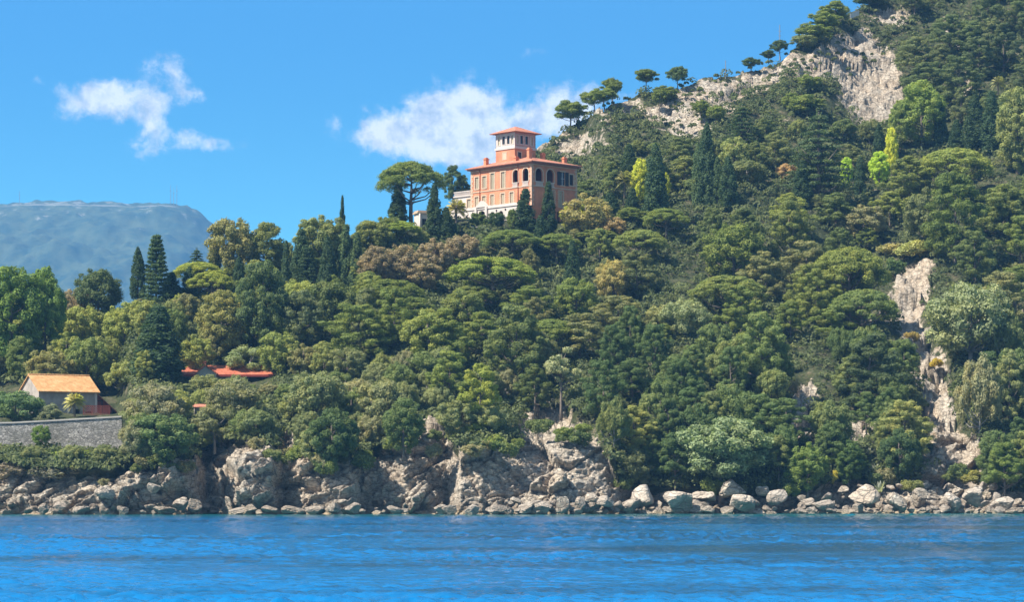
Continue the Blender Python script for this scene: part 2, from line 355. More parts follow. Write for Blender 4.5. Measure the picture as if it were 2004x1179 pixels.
# ------------------------------------------------------------------ far mountain
def mountain():
    D0 = 5000.0
    sk = [(-900,470),(-500,430),(-100,402),(0,398),(30,392),(75,391),(130,391),(180,392),(250,394),(330,396),(365,401),(395,416),(425,440),(470,468),(560,500),(640,520),(800,570),(1000,640),(1300,760)]
    xs = np.arange(-900, 1300, 5.0); nc = len(xs); nr = 90
    rows = []
    for j in range(nr + 12):
        s = j / nr
        if s <= 1:
            Y = 3900 + (D0 - 3900) * s; zz = (CZ + (HY - interp(xs, sk)) / F * D0) * (s ** .8)
        else:
            Y = D0 + (s - 1) * 4000; zz = (CZ + (HY - interp(xs, sk)) / F * D0) * (1 - (s - 1) * 1.2)
        X = (xs - CX) / F * D0
        for i, x in enumerate(X):
            q = Vector((x / 330, Y / 330, 0)); r = 1 - abs(mn.noise(q)) * 2
            edge = 4 * s * (1 - s) if s < 1 else 0
            k = (r * 30 + mn.fractal(Vector((x / 90, Y / 90, 0)), .8, 2.1, 4) * 24) * (.12 + edge)
            k += mn.noise(Vector((x / 14, Y / 14, 0))) * 4 + mn.noise(Vector((x / 35, Y / 50, 3))) * 5
            rows.append((x, Y, max(zz[i] + k - 6, -5)))
    V = np.array(rows); nR = nr + 12; idx = np.arange(nR * nc).reshape(nR, nc)
    Fq = np.stack([idx[:-1, :-1], idx[:-1, 1:], idx[1:, 1:], idx[1:, :-1]], -1).reshape(-1, 4)
    m, t, b = new_mat('mountain_scrub', .95, .1); co = objco(t)
    sp = t.n('ShaderNodeSeparateXYZ'); t.L(co, sp.inputs[0])
    veg = t.ramp(t.noise(co, .022, 8, .75), [(.38, (.025, .055, .045)), (.62, (.09, .115, .065))])
    rk = t.m('MULTIPLY', t.noise(t.v('MULTIPLY', co, (1.6, 1.6, .5)), .011, 7, .72), t.sstep(sp.outputs[2], 250, 560))
    road = t.m('MULTIPLY', t.sstep(t.m('ABSOLUTE', t.m('SUBTRACT', sp.outputs[2], t.m('ADD', 532, t.m('MULTIPLY', t.noise(co, .003, 3), 22)))), 3.0, 1), t.sstep(t.noise(co, .006, 3), .45, .55))
    msk = t.m('MAXIMUM', t.m('MULTIPLY', t.sstep(rk, .53, .62), .5), t.m('MULTIPLY', road, .35))
    t.L(t.mix(msk, veg, (.45, .42, .38)), b.inputs['Base Color'])
    return link('far_mountain', npmesh('far_mountain', V, Fq, m, True))
mt = mountain(); tag(mt, kind='structure'); mt.name = 'mountain'
MAST = simple('mast_steel', (.25, .25, .26), .6)
for i, (px, h, lab) in enumerate([(334, 62, 'leftmost antenna mast of the cluster on the far mountain top'), (340, 50, 'second antenna mast on the far mountain crest, slightly shorter'), (346, 60, 'third antenna mast on the far mountain crest, near its right shoulder'),
                       (38, 40, 'lone thin mast at the left end of the far mountain crest')]):
    p = P(px, 396, 4990); mb = MB(); mb.tube([(0,0,-20),(0,0,h*.55)], [.7,.4], 6); mb.box(-1.6,1.6,-.4,.4,h*.35,h*.35+.8)
    o = mb.build('antenna_mast', MAST, None, p); tag(o, lab, 'mast', 'antenna masts on the far mountain')

# ------------------------------------------------------------------ buildings
def wall_mesh(mapf, W, H, openings, name, mat, parent, depth=.32, thick=None):
    """a facade with real openings (u0,u1,v0,v1,arched) and their reveals; mapf(u, depth, v) -> local point"""
    bm = bmesh.new(); edges = []; rev = []
    def loop(pts):
        vs = [bm.verts.new((u, 0, v)) for u, v in pts]
        return vs, [bm.edges.new((vs[i], vs[(i + 1) % len(vs)])) for i in range(len(vs))]
    _, e = loop([(0, 0), (W, 0), (W, H), (0, H)]); edges += e
    for (u0, u1, v0, v1, arch) in openings:
        if arch:
            r = (u1 - u0) / 2; c = (u0 + u1) / 2; pts = [(u0, v0), (u1, v0)] + [(c + r * math.cos(a), v1 - r + r * math.sin(a)) for a in np.linspace(0, math.pi, 11)]
        else: pts = [(u0, v0), (u1, v0), (u1, v1), (u0, v1)]
        vs, e = loop(pts); edges += e; rev.append(vs)
    bmesh.ops.triangle_fill(bm, use_beauty=True, use_dissolve=False, edges=edges)
    for vs in rev:
        back = [bm.verts.new((v.co.x, depth, v.co.z)) for v in vs]
        for i in range(len(vs)):
            j = (i + 1) % len(vs); bm.faces.new((vs[i], vs[j], back[j], back[i]))
    for v in bm.verts: v.co = mapf(v.co.x, v.co.y, v.co.z)
    me = bpy.data.meshes.new(name); bm.to_mesh(me); bm.free(); me.materials.append(mat)
    return link(name, me, parent)
def mbox(mb, mapf, u0, u1, d0, d1, v0, v1):
    a = Vector(mapf(u0, d0, v0)); c = Vector(mapf(u1, d1, v1))
    mb.box(min(a.x, c.x), max(a.x, c.x), min(a.y, c.y), max(a.y, c.y), min(a.z, c.z), max(a.z, c.z))
def hip_roof(name, x0, x1, y0, y1, z, rise, mat, parent, ov=.8, th=.22, ridge=None):
    """hip roof with ridge along the longer side, eaves overhanging by ov, with a real eave thickness"""
    X0, X1, Y0, Y1 = x0 - ov, x1 + ov, y0 - ov, y1 + ov
    if ridge is None:
        dx_, dy_ = X1 - X0, Y1 - Y0; h = min(dx_, dy_) / 2
        if dy_ >= dx_: ridge = ((X0 + X1) / 2, Y0 + h, (X0 + X1) / 2, Y1 - h)
        else: ridge = (X0 + h, (Y0 + Y1) / 2, X1 - h, (Y0 + Y1) / 2)
    V = [(X0,Y0,z),(X1,Y0,z),(X1,Y1,z),(X0,Y1,z),(X0,Y0,z+th),(X1,Y0,z+th),(X1,Y1,z+th),(X0,Y1,z+th),(ridge[0],ridge[1],z+th+rise),(ridge[2],ridge[3],z+th+rise)]
    Fs = [(0,3,2,1),(0,1,5,4),(1,2,6,5),(2,3,7,6),(3,0,4,7)]
    if (Y1 - Y0) >= (X1 - X0): Fs += [(4,5,8),(5,6,9,8),(6,7,9),(7,4,8,9)]
    else: Fs += [(4,5,9,8),(5,6,9),(6,7,8,9),(7,4,8)]
    return MB().add(V, Fs).build(name, mat, parent)
def tile_mat(name, c1, c2, c3, sc_=1.0):
    m, t, b = new_mat(name, .85, .2); co = objco(t)
    n = t.noise(co, 1.3, 4, .7); n2 = t.noise(t.v('MULTIPLY', co, (3.2, 3.2, 1.2)), 1.0, 2)
    c = t.ramp(n, [(.3, c1), (.5, c2), (.72, c3)]); c = t.mix(t.m('MULTIPLY', t.ramp(n2, [(.4, 1.), (.5, 0.)]), .3), c, tuple(x * .6 for x in c1))
    sp = t.n('ShaderNodeSeparateXYZ'); t.L(co, sp.inputs[0])
    wv = t.m('SINE', t.m('MULTIPLY', sp.outputs[2], 40 * sc_)); wv2 = t.m('SINE', t.m('MULTIPLY', t.m('ADD', sp.outputs[0], sp.outputs[1]), 24 * sc_))
    bp = t.n('ShaderNodeBump'); bp.inputs['Strength'].default_value = .5; bp.inputs['Distance'].default_value = .06
    t.L(t.m('ADD', wv, wv2), bp.inputs['Height']); t.L(bp.outputs[0], b.inputs['Normal']); t.L(c, b.inputs['Base Color']); return m
ORANGE = simple('orange_stucco', (.62, .245, .13), .9, .30, .5)
TSHADE = simple('shaded_white_stucco', (.56, .32, .26), .9, .15, .5)  # rosy, darker copy of the white stucco: shade painted for the belvedere's right face
CREAM = simple('cream_trim', (.56, .40, .27), .85, .12, 1.2)
WHITEST = simple('white_stucco', (.62, .53, .46), .85, .12, .8)
SHUT = simple('pale_olive_shutter', (.50, .43, .30), .8, .12, 4)
DSHUT = simple('dark_shutter', (.035, .028, .028), .6, .2, 4)
DARKIN = simple('interior_shade', (.03, .022, .02), .9, .2, 1)  # near-black colour puts the shade inside rooms and openings into the surface
ROSETILE = tile_mat('villa_terracotta_tiles', (.42, .17, .10), (.54, .21, .13), (.60, .30, .20))
REDTILE = tile_mat('red_tiles', (.36, .10, .055), (.48, .14, .075), (.56, .21, .12))
YELTILE = tile_mat('ochre_tiles', (.50, .24, .09), (.66, .35, .14), (.76, .46, .22))
PIPE = simple('copper_downpipe', (.30, .09, .05), .6, .2, 2)
gm, t, b = new_mat('window_glass', .08, .6); b.inputs['Base Color'].default_value = (.03, .04, .05, 1); GLASS = gm

VO = P(1040.5, 0, 440); VO.z = 49.0
villa = empty('villa', VO, R(43))
tag(villa, 'orange stucco villa with a square belvedere tower and terracotta hip roofs above the wood', 'villa')
VW, VD, VH = 10.9, 15.6, 10.45        # right facade width, left facade length, eave height
mR = lambda u, d, v: (u, d, v); mL = lambda u, d, v: (d, u, v)
def yl(s): return VD * s * 1.015 - VD * s * s * .015
def window(mapf, uc, v0, v1, wd, parent, shut=SHUT, arch=False, mullion=True, glass=False):
    """frame (cream quoined surround) as a part, the shutter or glass as its sub-part"""
    mb = MB(); f = .2
    for a, c_ in ((uc - wd / 2 - f, uc - wd / 2), (uc + wd / 2, uc + wd / 2 + f)): mbox(mb, mapf, a, c_, -.06, .02, v0 - f, v1 + f)
    mbox(mb, mapf, uc - wd / 2, uc + wd / 2, -.06, .02, v1, v1 + f); mbox(mb, mapf, uc - wd / 2, uc + wd / 2, -.10, .02, v0 - f, v0)
    k = 0; v = v0
    while v < v1:                                     # quoin blocks
        if k % 2 == 0:
            for s_ in (-1, 1):
                e = uc + s_ * (wd / 2 + f); mbox(mb, mapf, min(e, e + s_ * .13), max(e, e + s_ * .13), -.055, .02, v, v + .2)
        v += .2; k += 1
    fr = mb.build('window', CREAM, parent)
    s = MB()
    if glass:
        mbox(s, mapf, uc - wd / 2, uc + wd / 2, .16, .2, v0, v1); s.build('pane', GLASS, fr)
        g = MB(); mbox(g, mapf, uc - .04, uc + .04, .1, .158, v0, v1); mbox(g, mapf, uc - wd / 2, uc + wd / 2, .1, .157, (v0 + v1) / 2 - .03, (v0 + v1) / 2 + .03); g.build('muntin', WHITEST, fr)
    else:
        for a, c_ in ((uc - wd / 2, uc - .025), (uc + .025, uc + wd / 2)):
            mbox(s, mapf, a, c_, .12, .16, v0, v1)
            z = v0 + .08
            while z < v1 - .06: mbox(s, mapf, a + .06, c_ - .06, .09, .13, z, z + .045); z += .11
        s.build('shutter', shut, fr)
    return fr
opL, opR = [], []
upL = [(.898, 6.95, 9.0, .9), (.772, 6.95, 9.0, .9), (.636, 6.55, 9.35, .9), (.4615, 6.55, 9.35, .9)]
loL = [(.902, 3.75, 5.55, .9), (.776, 3.75, 5.55, .9), (.639, 3.75, 5.6, .9), (.466, 3.75, 5.6, .9), (.319, 3.75, 5.65, .9), (.08, 3.75, 5.65, .9)]
arL = [(.2545, 7.15, 9.45, 1.45), (.095, 7.15, 9.5, 1.45)]
for s_, v0, v1, wd in upL + loL: opL.append((yl(s_) - wd / 2, yl(s_) + wd / 2, v0, v1, False))
for s_, v0, v1, wd in arL: opL.append((yl(s_) - wd / 2, yl(s_) + wd / 2, v0, v1, True))
arR = [(1.77, 7.15, 9.5, 1.75), (4.45, 7.15, 9.5, 1.75)]
wnR = [(7.45, 7.0, 9.3, 1.0, True), (9.55, 7.15, 9.0, .95, False), (7.0, 3.2, 5.9, .95, False), (5.0, 3.6, 5.9, .8, False)]
for u, v0, v1, wd in arR: opR.append((u - wd / 2, u + wd / 2, v0, v1, True))
for u, v0, v1, wd, g in wnR: opR.append((u - wd / 2, u + wd / 2, v0, v1, False))
opR.append((6.0, 6.9, .3, 2.3, False))
wall = wall_mesh(mL, VD, VH, opL, 'wall', ORANGE, villa); tag(wall, 'sunlit orange facade with two rows of windows')
wall_mesh(mR, VW, VH, opR, 'wall', ORANGE, villa)
mb = MB(); mb.box(.0, VW, VD - .01, VD, 0, VH); mb.box(VW - .01, VW, 0, VD, 0, VH); mb.build('wall', ORANGE, villa)
mb = MB(); mb.box(.33, VW - .02, .33, VD - .02, 0, 6.9); mb.box(3.2, VW - .02, 6.2, VD - .02, 6.91, VH); mb.box(5.8, VW - .02, .33, 6.19, 6.91, VH)   # inner rooms behind the loggia, their shade put into a dark wall colour
mb.box(.33, 3.19, 6.2, VD - .02, 6.91, VH); mb.build('inner_wall', simple('loggia_wall_shaded', (.16, .06, .035), .9), villa)
for s_, v0, v1, wd in upL + loL: window(mL, yl(s_), v0, v1, wd, villa)
for u, v0, v1, wd, g in wnR: window(mR, u, v0, v1, wd, villa, DSHUT if v0 > 6 else SHUT, glass=g)
for u in (6.5, 8.4):                                   # opened dark shutters beside the upper window
    mb = MB(); mb.box(u - .42, u + .42, -.09, -.03, 6.95, 9.3); z = 7.05
    while z < 9.2: mb.box(u - .34, u + .34, -.115, -.09, z, z + .06); z += .14
    mb.build('open_shutter', DSHUT, villa)
def arch_trim(mapf, uc, v0, v1, wd):
    mb = MB(); r = wd / 2; c = v1 - r; t_ = .2
    for s_ in (-1, 1): mbox(mb, mapf, min(uc + s_ * r, uc + s_ * (r + t_)), max(uc + s_ * r, uc + s_ * (r + t_)), -.06, .02, v0, c)
    A = np.linspace(0, math.pi, 13); vs = []; fs = []
    for a in A:
        for rr in (r, r + t_):
            for d in (-.06, .02): vs.append(mapf(uc + rr * math.cos(a), d, c + rr * math.sin(a)))
    for i in range(12):
        o = i * 4; fs += [(o, o + 4, o + 6, o + 2), (o + 1, o + 5, o + 4, o), (o + 2, o + 6, o + 7, o + 3), (o + 1, o + 3, o + 7, o + 5)]
    mb.add(vs, fs); arch = mb.build('arch', CREAM, villa)
    bl = MB(); mbox(bl, mapf, uc - r - .1, uc + r + .1, -.14, .06, v0 + .0, v0 + .1); mbox(bl, mapf, uc - r - .1, uc + r + .1, -.14, .06, v0 - .75, v0 - .63)
    n = 7
    for i in range(n): u = uc - r + (i + .5) * wd / n; mbox(bl, mapf, u - .06, u + .06, -.1, -.02, v0 - .63, v0)
    bl.build('balustrade', WHITEST, arch)
for s_, v0, v1, wd in arL: arch_trim(mL, yl(s_), v0, v1, wd)
for u, v0, v1, wd in arR: arch_trim(mR, u, v0, v1, wd)
mb = MB()
mb.box(-.09, -.001, -.09, VD + .09, 6.28, 6.46); mb.box(-.09, VW + .09, -.092, -.001, 6.28, 6.46)          # string courses
mb.box(-.07, -.001, -.07, VD + .07, 10.0, 10.14); mb.box(-.07, VW + .07, -.072, -.001, 10.0, 10.14)
mb.build('string_course', CREAM, villa)
for corner in ((0, 0), (0, VD), (VW, 0)):
    mb = MB(); x, y = corner; z = 3.0
    sx = 1 if x == 0 else -1; sy = 1 if y == 0 else -1
    while z < 10.3:
        l1, l2 = (.55, .35) if int(z / .4) % 2 else (.35, .55)
        xa, xb = sorted((x - sx * .045, x + sx * l1)); ya, yb = sorted((y - sy * .045, y + sy * l2)); mb.box(xa, xb, ya, yb, z, z + .38); z += .4
    mb.build('quoins', simple('quoin_stone', (.64, .38, .25), .9, .12, 1) if corner == (0, 0) else CREAM, villa)
for y in (yl(.842), yl(.212)):
    MB().tube([(-.12, y, 3.1), (-.12, y, 10.4)], .07, 6).build('drainpipe', PIPE, villa, smooth=True)
roof = hip_roof('roof', 0, VW, 0, VD, VH, 1.75, ROSETILE, villa, .75, .16, (VW / 2 - .6, 6.0, VW / 2 - .6, VD - 6.0))
mb = MB(); mb.box(-.5, VW + .5, -.5, VD + .5, VH - .22, VH - .003); mb.build('eave_soffit', simple('eave_timber', (.34, .15, .1), .8), roof)
for x, y, h in ((.9, 12.6, 1.6), (2.4, 3.1, 2.6), (9.8, 2.0, 1.5), (7.6, 5.2, 2.4), (1.2, 5.2, 1.2)):
    mb = MB(); mb.box(x - .35, x + .35, y - .3, y + .3, VH, VH + h); mb.box(x - .45, x + .45, y - .4, y + .4, VH + h, VH + h + .14); mb.box(x - .28, x + .28, y - .24, y + .24, VH + h + .14, VH + h + .36)
    mb.build('chimney', ORANGE, roof)
# belvedere tower
TX, TY, TW, TD = 2.0, 6.4, 5.0, 4.9
tl = lambda u, d, v: (TX + d, TY + u, v); tr = lambda u, d, v: (TX + u, TY + d, v)
tower = MB(); tower.box(TX, TX + TW, TY, TY + TD, VH - .3, 13.6); tower = tower.build('tower_base', ORANGE, villa)
mb = MB(); mb.box(TX - .14, TX + TW + .14, TY - .14, TY + TD + .14, 13.6, 14.0); mb.build('tower_band', WHITEST, tower)
ops = [(.35, .9, 14.45, 15.95, False), (1.3, 2.0, 14.5, 15.95, False), (2.5, 3.2, 14.5, 15.95, False), (3.75, 4.35, 14.45, 15.95, False)]
o2 = [(a, b_, c - 14.0, d - 14.0, e) for a, b_, c, d, e in ops]
top_ = wall_mesh(lambda u, d, v: tl(u, d, v + 14.0), TD, 2.45, o2, 'belvedere_wall', WHITEST, villa, .25)
wall_mesh(lambda u, d, v: tr(u, d, v + 14.0), TW, 2.45, o2, 'belvedere_wall', TSHADE, villa, .25)
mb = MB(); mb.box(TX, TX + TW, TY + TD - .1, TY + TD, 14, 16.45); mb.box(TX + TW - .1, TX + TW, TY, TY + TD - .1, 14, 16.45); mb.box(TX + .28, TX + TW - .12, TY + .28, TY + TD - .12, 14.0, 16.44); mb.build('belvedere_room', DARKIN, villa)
for f_ in (tl, tr):
    for a, b_, c, d, e in ops:
        mb = MB(); mbox(mb, f_, a - .12, a, -.05, .0, c - .12, d + .12); mbox(mb, f_, b_, b_ + .12, -.05, .0, c - .12, d + .12); mbox(mb, f_, a, b_, -.05, 0, d, d + .12); mbox(mb, f_, a, b_, -.05, 0, c - .12, c)
        fr = mb.build('window', WHITEST, villa)
        s = MB()
        if b_ - a < .65: mbox(s, f_, a, b_, .14, .18, c, d); s.build('shutter', SHUT, fr)
        else: mbox(s, f_, a, b_, .17, .2, c, d); mbox(s, f_, (a + b_) / 2 - .03, (a + b_) / 2 + .03, .12, .169, c, d); s.build('pane', GLASS, fr)
for f_, u in ((tl, 2.6), (tr, 1.1), (tr, 3.6)):
    mb = MB(); a, b_, c, d = u - .4, u + .4, 11.9, 13.0
    for q in ((a - .18, a), (b_, b_ + .18)): mbox(mb, f_, q[0], q[1], -.06, -.001, c - .15, d + .15)
    mbox(mb, f_, a, b_, -.06, -.001, d, d + .15); mbox(mb, f_, a, b_, -.06, -.001, c - .15, c)
    fr = mb.build('window', CREAM, tower); s = MB(); mbox(s, f_, a, b_, -.035, -.002, c, d); s.build('shutter', SHUT if f_ is tl else DSHUT, fr)
tr_ = hip_roof('tower_roof', TX, TX + TW, TY, TY + TD, 16.45, 1.35, ROSETILE, villa, .8, .1, (TX + TW / 2, TY + TD / 2, TX + TW / 2, TY + TD / 2))
# white arcade with a small gabled porch along the sunny side
AX = -2.6
ops = []
for y, ww, h in ((15.9, 1.5, 2.2), (13.6, 1.1, 2.2), (9.9, 1.9, 2.6), (7.2, 1.35, 2.2), (5.0, 1.2, 2.2), (2.6, 1.2, 2.2)): ops.append((y - ww / 2 + 0, y + ww / 2, .02, h, True))
mA = lambda u, d, v: (AX + d, u, v)
wall_mesh(mA, 18.2, 2.85, ops, 'arcade', WHITEST, villa, .4)
mb = MB(); mb.box(AX + .41, -.01, .2, 18.2, 2.6, 2.8); mb.box(AX - .15, -.012, -.0, 18.3, 2.85, 3.0); mb.box(AX - .1, AX + .12, 0, 18.2, 3.001, 3.35)
mb.build('arcade_terrace', WHITEST, villa)
mb = MB(); gy = 9.9
mb.add([(AX - .25, gy - 1.6, 3.2), (AX - .25, gy + 1.6, 3.2), (AX - .25, gy, 4.35), (AX + .5, gy - 1.6, 3.2), (AX + .5, gy + 1.6, 3.2), (AX + .5, gy, 4.35)], [(0, 2, 1), (3, 4, 5), (0, 3, 5, 2), (1, 2, 5, 4), (0, 1, 4, 3)])
mb.box(AX - .3, AX - .02, gy - 1.6, gy - 1.1, 0, 3.19); mb.box(AX - .3, AX - .02, gy + 1.1, gy + 1.6, 0, 3.19)
mb.build('porch', WHITEST, villa)
mb = MB()
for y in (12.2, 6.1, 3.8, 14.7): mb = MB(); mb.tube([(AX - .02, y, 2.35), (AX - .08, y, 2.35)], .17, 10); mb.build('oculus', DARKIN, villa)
mb = MB(); mb.box(0, VW, -.0, VD, -3, -.004); mb.build('plinth', WHITEST, villa)
# annex with roof terrace at the far left corner
an = MB(); an.box(.8, 8, VD + .02, VD + 5.2, -1, 6.0); an = an.build('annex', WHITEST, villa)
mb = MB(); mb.box(.6, 8.2, VD + .02, VD + 5.4, 6.0, 6.2); n = 22
for i in range(n): y = VD + .3 + i * 5.0 / n; mb.box(.68, .78, y, y + .1, 6.2, 6.85)
mb.box(.62, .84, VD + .03, VD + 5.3, 6.85, 6.98); mb.build('balustrade', WHITEST, an)
window(lambda u, d, v: (.8 + d - .16, VD + u, v), 1.2, 3.5, 5.4, .95, an)

# cream garden pavilion left of the villa
def pavilion():
    o = P(830, 0, 432); o.z = 46.2; pv = empty('garden_pavilion', o, R(20))
    tag(pv, 'narrow cream garden pavilion half hidden between the umbrella pine and tall cypresses', 'pavilion')
    mb = MB(); mb.box(-1.0, 1.0, 0, 2.4, -4, 3.5)
    mb.build('wall', WHITEST, pv)
    mb = MB(); mb.box(-1.25, 1.25, -.25, 2.6, 3.5, 3.75); mb.box(-1.1, 1.1, -.1, 2.5, 3.75, 4.0); mb.build('cornice', CREAM, pv)
    for x in (-.85, .85): MB().tube([(x, -.18, -1.5), (x, -.18, 3.45)], [.17, .14], 8).build('column', WHITEST, pv, smooth=True)
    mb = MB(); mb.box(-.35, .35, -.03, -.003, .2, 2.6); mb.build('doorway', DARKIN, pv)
pavilion()
# pale concrete retaining wall below the villa
STONE = None
m, t, b = new_mat('rubble_stone', .92, .1); co = objco(t)
vo = t.n('ShaderNodeTexVoronoi'); vo.inputs['Scale'].default_value = 2.6; t.L(t.v('MULTIPLY', co, (1, 1, 1.7)), vo.inputs['Vector'])
ve = t.n('ShaderNodeTexVoronoi', feature='DISTANCE_TO_EDGE'); ve.inputs['Scale'].default_value = 2.6; t.L(t.v('MULTIPLY', co, (1, 1, 1.7)), ve.inputs['Vector'])
sc2 = t.n('ShaderNodeSeparateColor'); t.L(vo.outputs['Color'], sc2.inputs[0])
c = t.ramp(sc2.outputs[0], [(0, (.22, .20, .17)), (.5, (.36, .33, .29)), (1, (.52, .47, .40))])
c = t.mix(t.ramp(ve.outputs['Distance'], [(.0, 1.), (.09, 0.)]), c, (.10, .09, .075))
c = t.mix(t.m('MULTIPLY', t.ramp(t.noise(co, .35, 5, .6), [(.45, 0.), (.65, 1.)]), .45), c, (.12, .12, .09))
bp = t.n('ShaderNodeBump'); bp.inputs['Strength'].default_value = .9; bp.inputs['Distance'].default_value = .12; t.L(t.m('MINIMUM', ve.outputs['Distance'], .15), bp.inputs['Height'])
t.L(c, b.inputs['Base Color']); t.L(bp.outputs[0], b.inputs['Normal']); STONE = m
CONC = simple('pale_concrete', (.5, .45, .38), .9, .2, .6, .3, 2)
def strip_wall(name, pts, th, mat, cop=None):
    """a wall following points (x, y, ztop, zbottom)"""
    org = Vector((pts[0][0], pts[0][1], pts[0][3])); mb = MB(); k = len(pts); V = []
    for x, y, zt, zb in pts:
        V += [(x - org.x, y - org.y, zb - org.z), (x - org.x, y - org.y, zt - org.z), (x - org.x, y - org.y + th, zt - org.z), (x - org.x, y - org.y + th, zb - org.z)]
    Fs = [(0, 1, 2, 3), tuple((k - 1) * 4 + i for i in (3, 2, 1, 0))]
    for i in range(k - 1):
        o = i * 4
        for a, b_ in ((0, 1), (1, 2), (2, 3), (3, 0)): Fs.append((o + a, o + 4 + a, o + 4 + b_, o + b_))
    mb.add(V, Fs)
    if cop:
        root = empty(name, org); mb.build('wall', mat, root); c_ = MB(); V = []
        for x, y, zt, zb in pts:
            q = (x - org.x, y - org.y, zt - org.z)
            V += [(q[0], q[1] - .12, q[2] + .005), (q[0], q[1] - .12, q[2] + .2), (q[0], q[1] + th + .1, q[2] + .2), (q[0], q[1] + th + .1, q[2] + .005)]
        c_.add(V, Fs); c_.build('coping', cop, root); return root
    return mb.build(name, mat, None, org)
def wpts(Y, cols, th=0):
    out = []
    for px, pt, pb in cols:
        a = P(px, pt, Y); out.append((a.x, Y, a.z, P(px, pb, Y).z))
    return out
o = strip_wall('retaining_wall', [(a[0], 431.5 + i * .4, a[2], a[3]) for i, a in enumerate(wpts(431.5, [(918, 446, 475), (935, 445, 478), (958, 443, 478)]))], .6, CONC, WHITEST)
tag(o, 'pale concrete retaining wall below the villa arcade, above the brown trees', 'wall')
o = strip_wall('terrace_wall', wpts(341.5, [(-240, 833, 905), (-100, 831, 905), (25, 829.5, 905), (90, 826, 905), (160, 822, 905), (238, 817.5, 905)]), .8, STONE, CONC)
tag(o, 'long grey rubble stone terrace wall in front of the ochre roofed cottage', 'wall')
o = strip_wall('terrace_wall', wpts(337.6, [(120, 868, 912), (150, 864, 912), (200, 862, 912), (262, 860, 915)]), .7, STONE, None)
tag(o, 'low rubble wall one step below the cottage terrace wall', 'wall')
STUC = simple('weathered_grey_stucco', (.40, .34, .28), .92, .3, .9)
def cottage():
    o = P(76, 0, 357); o.z = 12.6; c = empty('cottage', o, R(33)); L_, Gd, H = 8.8, 6.6, 4.55
    tag(c, 'small stuccoed cottage with a bright ochre tiled gable roof above the stone wall', 'cottage')
    wall_mesh(lambda u, d, v: (u, d, v), L_, H, [(1.2, 3.0, .1, 1.7, False), (4.7, 5.5, 2.2, 4.0, False), (5.2, 6.2, .1, 1.9, False), (7.0, 8.0, .1, 1.6, False)], 'wall', STUC, c, .3)
    mb = MB(); mb.add([(0,0,0),(0,Gd,0),(0,Gd,H),(0,Gd/2,H+2.1),(0,0,H),(L_,0,0),(L_,Gd,0),(L_,Gd,H),(L_,Gd/2,H+2.1),(L_,0,H)], [(0,4,3,2,1),(5,6,7,8,9),(1,2,7,6)]); mb.build('wall', STUC, c)
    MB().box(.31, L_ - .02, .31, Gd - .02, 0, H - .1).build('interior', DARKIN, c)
    ov = .55; e = .25; s = 2.1 / (Gd / 2); mb = MB()
    y0, z0 = -ov, H - ov * s + .12; zr = H + 2.1 + .12
    V = []
    for x in (-e, L_ + e): V += [(x, y0, z0), (x, Gd / 2, zr), (x, Gd + ov, z0), (x, y0, z0 - .16), (x, Gd / 2, zr - .16), (x, Gd + ov, z0 - .16)]
    mb.add(V, [(0, 6, 7, 1), (1, 7, 8, 2), (3, 4, 10, 9), (4, 5, 11, 10), (0, 3, 9, 6), (2, 8, 11, 5), (0, 1, 4, 3), (1, 2, 5, 4), (6, 9, 10, 7), (7, 10, 11, 8)])
    rf = mb.build('roof', YELTILE, c)
    mb = MB()
    for i in range(24): x = -e + i * (L_ + 2 * e) / 24; mb.tube([(x, Gd / 2, zr + .02), (x + .38, Gd / 2, zr + .06)], .11, 6)
    mb.build('ridge_tiles', YELTILE, rf)
    for x in (4.3, 8.55): mb = MB(); mb.box(x - .16, x + .16, -.2, -.003, 0, H - .25); mb.build('pillar', WHITEST, c)
    mb = MB(); mb.box(4.7, 5.5, .2, .25, 2.2, 4.0); mb.build('door', DSHUT, c)
cottage()
REDWOOD = simple('red_brown_timber', (.26, .07, .045), .8, .25, 3)
def shed():
    o = P(180, 0, 363.0); o.z = 12.9; c = empty('garden_shed', o, R(33))
    tag(c, 'steep red tiled lean-to shed against the right end of the cottage', 'shed')
    mb = MB(); mb.add([(0,0,0),(3.1,0,0),(3.1,0,1.8),(0,0,4.4),(0,2.5,0),(3.1,2.5,0),(3.1,2.5,1.8),(0,2.5,4.4)], [(0,1,2,3),(5,4,7,6),(1,5,6,2),(4,0,3,7)]); mb.build('wall', REDWOOD, c)
    mb = MB(); mb.add([(-.05,-.4,4.5),(3.7,-.4,1.35),(3.7,2.9,1.35),(-.05,2.9,4.5),(-.05,-.4,4.35),(3.7,-.4,1.2),(3.7,2.9,1.2),(-.05,2.9,4.35)], [(0,1,2,3),(7,6,5,4),(0,4,5,1),(1,5,6,2),(2,6,7,3),(3,7,4,0)]); mb.build('roof', ROSETILE, c)
    mb = MB()
    for z in (1.0, 1.9, 2.8): mb.box(.05, 2.6 if z < 2 else 1.4, -.06, -.01, z, z + .12)
    mb.box(1.45, 1.6, -.09, -.061, 0, 3.2); mb.build('timber_frame', DSHUT, c)
shed()
